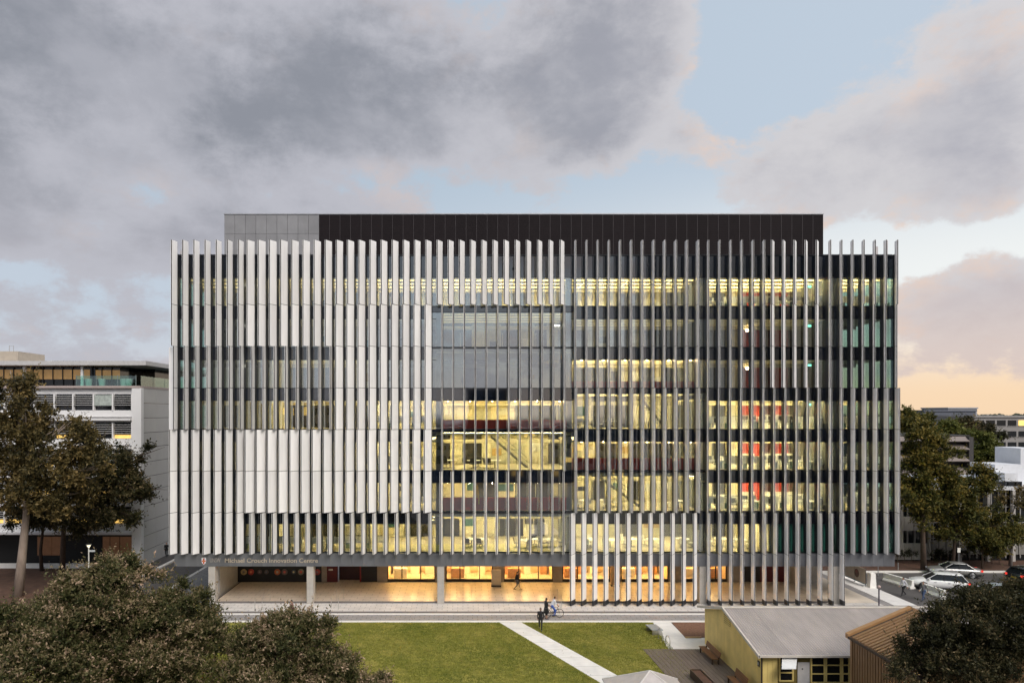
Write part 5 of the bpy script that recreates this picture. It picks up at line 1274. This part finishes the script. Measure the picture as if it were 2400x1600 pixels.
o = leaf_object('grass', quad, np.clip(patch * .45 + rng.random(n) * .4 + .25 * (np.sin(gx * 1.9 + gy * .7) * np.sin(gy * 1.6 - gx * .5) > .55), 0, 1), grass_m, None, (0, 0, 0))
o['kind'] = 'stuff'; o['label'] = 'short mown grass covering the lawn'; o['category'] = 'grass'
n = 700
fx = rng.uniform(-17, 15.5, n); fy = rng.uniform(41, 58, n); a = rng.uniform(0, 6.28, n); l = rng.uniform(.03, .07, n)
ca, sa = np.cos(a) * l, np.sin(a) * l; z = np.where(fy < 55.3, .07, .075)
quad = np.stack([np.stack([fx - ca, fy - sa, z], 1), np.stack([fx + sa * .5, fy - ca * .5, z + .01], 1), np.stack([fx + ca, fy + sa, z + .012], 1), np.stack([fx - sa * .5, fy + ca * .5, z + .01], 1)], 1).reshape(-1, 3)
o = leaf_object('fallen_leaves', quad, rng.random(n), olive_brown, None, (0, 0, 0)); o['kind'] = 'stuff'; o['label'] = 'scattered dry leaves on the lawn and walkway'; o['category'] = 'leaves'
# ------------------------------------------------------------------ people: one continuous remeshed body each
skin_m = M('skin', (.42, .25, .17), .55, var=.03); skin_d = M('skin_dark', (.22, .12, .08), .55, var=.03); hair_m = M('hair', (.018, .012, .009), .5)
def cl(name, c): return M('cloth_' + name, c, .8, var=.08, scale=8)
def person(label, loc, rz, pose, top, legs, feet=None, skin=skin_m, hgt=1.74, dress=False, sleeves=True, group=None, long_hair=False):
    feet = feet or shoe_m
    J = dict(pel=(0, 0, .96), che=(0, 0, 1.30), nek=(.01, 0, 1.46), hed=(.03, 0, 1.62),
             sL=(0, .185, 1.41), eL=(-.03, .24, 1.13), wL=(.06, .25, .88), sR=(0, -.185, 1.41), eR=(-.03, -.24, 1.13), wR=(.06, -.25, .88),
             hL=(0, .095, .93), kL=(.03, .10, .50), aL=(0, .10, .09), hR=(0, -.095, .93), kR=(.03, -.10, .50), aR=(0, -.10, .09))
    J.update(pose); J = {k: Vector(v) for k, v in J.items()}
    top_r = skin if not sleeves else top
    seg = []                                      # (a, b, ra, rb, material)
    seg += [(J['pel'], J['che'], .145, .165, top), (J['che'], (J['sL'] + J['sR']) / 2, .165, .12, top), (J['sL'], J['sR'], .075, .075, top), (J['nek'], J['hed'], .055, .06, skin)]
    seg += [(J['hL'], J['hR'], .13, .13, legs if not dress else top)]
    for s in 'LR':
        seg += [(J['s' + s], J['e' + s], .062, .046, top), (J['e' + s], J['w' + s], .044, .032, top_r)]
        seg += [(J['h' + s], J['k' + s], .10, .065, top if dress else legs), (J['k' + s], J['a' + s], .062, .042, skin if dress else legs)]
        foot = Vector((.19, 0, -.05)) if 'f' + s not in J else J['f' + s] - J['a' + s]
        seg += [(J['a' + s] + Vector((-.03, 0, -.04)), J['a' + s] + foot, .045, .036, feet)]
        u = (J['w' + s] - J['e' + s]).normalized(); sd = 1 if s == 'L' else -1
        fwd = Vector((1, 0, 0)); acr = u.cross(Vector((0, sd, 0))).normalized()
        pm_ = J['w' + s] + u * .075; seg.append((J['w' + s], pm_, .034, .040, skin))
        for q, (o_, ln) in enumerate(((-.034, .062), (-.012, .074), (.012, .07), (.033, .056))):
            f0 = pm_ + acr * o_; f1 = f0 + u * ln * .6 + Vector((0, -sd * .008, 0)); f2 = f1 + u * ln * .45 + Vector((0, -sd * .022, 0))
            seg += [(f0, f1, .0135, .0125, skin), (f1, f2, .0125, .011, skin)]
        t0 = J['w' + s] + u * .03 + acr * .03; seg.append((t0, t0 + acr * .045 + u * .045, .015, .012, skin))
    mb = MB(); mats = [top, legs, feet, skin]
    hd = J['hed'] + Vector((.01, 0, .03))
    for (a, b, ra, rb, m_) in seg:
        if (a - b).length > .001: mb.tube([a, b], [ra, rb], 10)
        mb.ell(a, (ra, ra, ra), 10, 8); mb.ell(b, (rb, rb, rb), 10, 8)
    mb.ell(hd, (.092, .076, .118), 14, 10); mb.ell(hd + Vector((.045, 0, -.06)), (.05, .05, .05), 10, 8)
    mb.ell(hd + Vector((.098, 0, -.012)), (.016, .013, .024), 8, 6)
    for sd in (-1, 1): mb.ell(hd + Vector((-.005, sd * .078, -.01)), (.02, .012, .03), 8, 6)
    if dress:
        mb.tube([J['pel'] + Vector((0, 0, .12)), J['pel'] + Vector((0, 0, -.10)), J['pel'] + Vector((0, 0, -.45))], [.14, .19, .24], 16)
        seg.append((J['pel'], J['pel'] + Vector((0, 0, -.42)), .19, .24, top))
    ob = mb.build('tmp', skin); md = ob.modifiers.new('r', 'REMESH'); md.mode = 'VOXEL'; md.voxel_size = .0135; md.use_smooth_shade = True
    sm = ob.modifiers.new('s', 'SMOOTH'); sm.factor = .5; sm.iterations = 2
    dg = bpy.context.evaluated_depsgraph_get(); me = bpy.data.meshes.new_from_object(ob.evaluated_get(dg)); bpy.data.objects.remove(ob)
    co = np.empty(len(me.polygons) * 3); me.polygons.foreach_get('center', co); co = co.reshape(-1, 3)
    best = np.full(len(co), 9.); mi = np.full(len(co), 3, dtype=np.int32)
    me.materials.clear()
    for m_ in mats: me.materials.append(m_)
    def idx(m_): return mats.index(m_)
    for (a, b, ra, rb, m_) in seg + [(hd, hd + Vector((.04, 0, -.05)), .09, .06, skin)]:
        A = np.array(a); D = np.array(b) - A; L2 = max(D.dot(D), 1e-6)
        t = np.clip((co - A) @ D / L2, 0, 1); ds = np.linalg.norm(co - A - t[:, None] * D, axis=1) - (ra + (rb - ra) * t)
        k = ds < best; best[k] = ds[k]; mi[k] = idx(m_)
    me.polygons.foreach_set('material_index', mi); me.polygons.foreach_set('use_smooth', np.ones(len(co), dtype=bool)); me.update()
    t = thing('person', label, 'person', loc, rz, group); t.scale = (hgt / 1.76,) * 3
    link('body', me, t)
    hb = MB(); hb.ell(hd + Vector((-.018, 0, .028)), (.092, .084, .105), 14, 10)
    if long_hair: hb.ell(hd + Vector((-.06, 0, -.09)), (.05, .075, .13), 10, 8)
    hb.build('hair', hair_m, t, smooth=True)
    eb = MB()
    for sd in (-1, 1): eb.ell(hd + Vector((.085, sd * .032, .012)), (.010, .014, .010), 8, 6)
    eb.build('eyes', black_m, t)
    return t
WALK = dict(kL=(.20, .10, .53), aL=(.30, .10, .12), kR=(.0, -.10, .50), aR=(-.30, -.10, .17), eL=(-.12, .23, 1.16), wL=(-.16, .24, .90), eR=(.08, -.23, 1.14), wR=(.24, -.22, .94))
HOLD = dict(eL=(.06, .24, 1.14), wL=(.26, .16, 1.12), eR=(.06, -.24, 1.14), wR=(.26, -.16, 1.12))
black_c, navy_c, white_c, grey_c, jean_c, blue_c = cl('black', (.012, .012, .014)), cl('navy', (.02, .025, .05)), cl('white', (.65, .66, .70)), cl('grey', (.14, .14, .15)), cl('jeans', (.05, .08, .16)), cl('blue', (.04, .10, .38))
g = G(1212, 1382, PF)
person('person in dark clothes striding past the lit shop windows', (g.x, g.y, PF), R(0), WALK, black_c, grey_c)
g = G(1283, 1449)
person('person in a black dress standing beside the bicycle', (g.x - .12, g.y - .15, .01), R(20), HOLD, black_c, black_c, dress=True, long_hair=True, sleeves=False)
# bicycle and its rider
def bicycle(x, y, rz):
    t = thing('bicycle', 'dark bicycle held on the walkway in front of the portico', 'bicycle', (x, y, .01), rz)
    fm_ = M('bike_frame', (.02, .022, .028), .35, .4); R_ = .34
    for wx in (-.52, .52):
        wh = MB().tube([(wx + R_ * math.cos(a), 0, R_ + R_ * math.sin(a)) for a in [q * math.pi / 12 for q in range(25)]], .022, 6, cap=False).build('wheel', tyre_m, t)
        mb = MB()
        for q in range(12):
            a = q * math.pi / 6; mb.tube([(wx, 0, R_), (wx + R_ * .97 * math.cos(a), 0, R_ + R_ * .97 * math.sin(a))], .004, 4)
        mb.tube([(wx, -.04, R_), (wx, .04, R_)], .025, 8); mb.build('spokes', steel, wh)
    mb = MB(); A, B_, C_, D_ = (-.52, 0, R_), (-.05, 0, .30), (-.18, 0, .82), (.36, 0, .86)
    for a, b in ((A, B_), (A, C_), (B_, C_), (B_, (.38, 0, .74)), (C_, D_), (D_, (.40, 0, .70)), ((.40, 0, .72), (.52, 0, R_))): mb.tube([a, b], .02, 6)
    mb.build('frame', fm_, t)
    MB().ell((-.20, 0, .90), (.14, .07, .04), 10, 6).build('saddle', black_m, t); MB().tube([(-.18, 0, .80), (-.195, 0, .88)], .014, 6).build('seat_post', steel, t)
    MB().tube([(.42, -.27, .98), (.38, -.18, .98), (.35, 0, .94), (.38, .18, .98), (.42, .27, .98)], .014, 6).build('handlebar', steel, t)
    for s in (-1, 1): MB().box(-.09 if s < 0 else .05, .0 if s < 0 else .14, s * .09, s * .17, .28 - s * .15, .31 - s * .15).build('pedal', black_m, t)
    MB().tube([(-.05 + .09 * math.cos(a), .03, .30 + .09 * math.sin(a)) for a in [q * math.pi / 8 for q in range(17)]], .008, 4).build('chainring', steel, t)
    return t
g = G(1297, 1446)
bicycle(g.x, g.y, R(4))
person('person in a white and blue shirt astride the bicycle', (g.x + .02, g.y + .02, .01), R(4), dict(pel=(-.14, 0, .98), che=(.02, 0, 1.30), nek=(.08, 0, 1.45), hed=(.12, 0, 1.60), sL=(.06, .185, 1.40), sR=(.06, -.185, 1.40), eL=(.20, .26, 1.18), wL=(.33, .26, 1.04), eR=(.20, -.26, 1.18), wR=(.33, -.26, 1.04), hL=(-.14, .10, .95), hR=(-.14, -.10, .95), kL=(.12, .17, .56), aL=(-.02, .22, .10), kR=(.14, -.16, .62), aR=(.04, -.17, .24)), white_c, blue_c, sleeves=False)
g = G(1267, 1476)
person('person in black walking off the kerb onto the lawn', (g.x, g.y, .02), R(-100), WALK, black_c, black_c, skin=skin_d)
g = G(684, 1455)
person('person in a dark red top walking on the walkway by the left tree', (g.x, g.y, .01), R(200), WALK, cl('plum', (.12, .04, .06)), black_c)
g = G(390, 1305)
person('person in black walking along the white side wall', (g.x, g.y, .0), R(-75), WALK, black_c, black_c)
g = G(2118, 1396)
person('person in a pale shirt and dark trousers walking by the long white barrier', (g.x, g.y, 0), R(190), WALK, white_c, black_c)
g = G(2165, 1407)
person('person in a grey top walking by the barrier in front of the white car', (g.x, g.y, 0), R(200), WALK, grey_c, jean_c)
# shoulder bag of the standing person
g = G(1283, 1449)
t = thing('shoulder_bag', 'black bag hanging at the side of the person in the black dress', 'bag', (g.x - .12, g.y - .42, .68))
MB().extrude([(-.18, 0), (.18, 0), (.15, .30), (-.15, .30)], 'y', -.06, .06).build('pouch', black_m, t)
MB().tube([(-.12, 0, .28), (-.03, .12, .62), (.0, .18, .80), (.03, .12, .62), (.12, 0, .28)], .012, 5).build('strap', black_m, t)
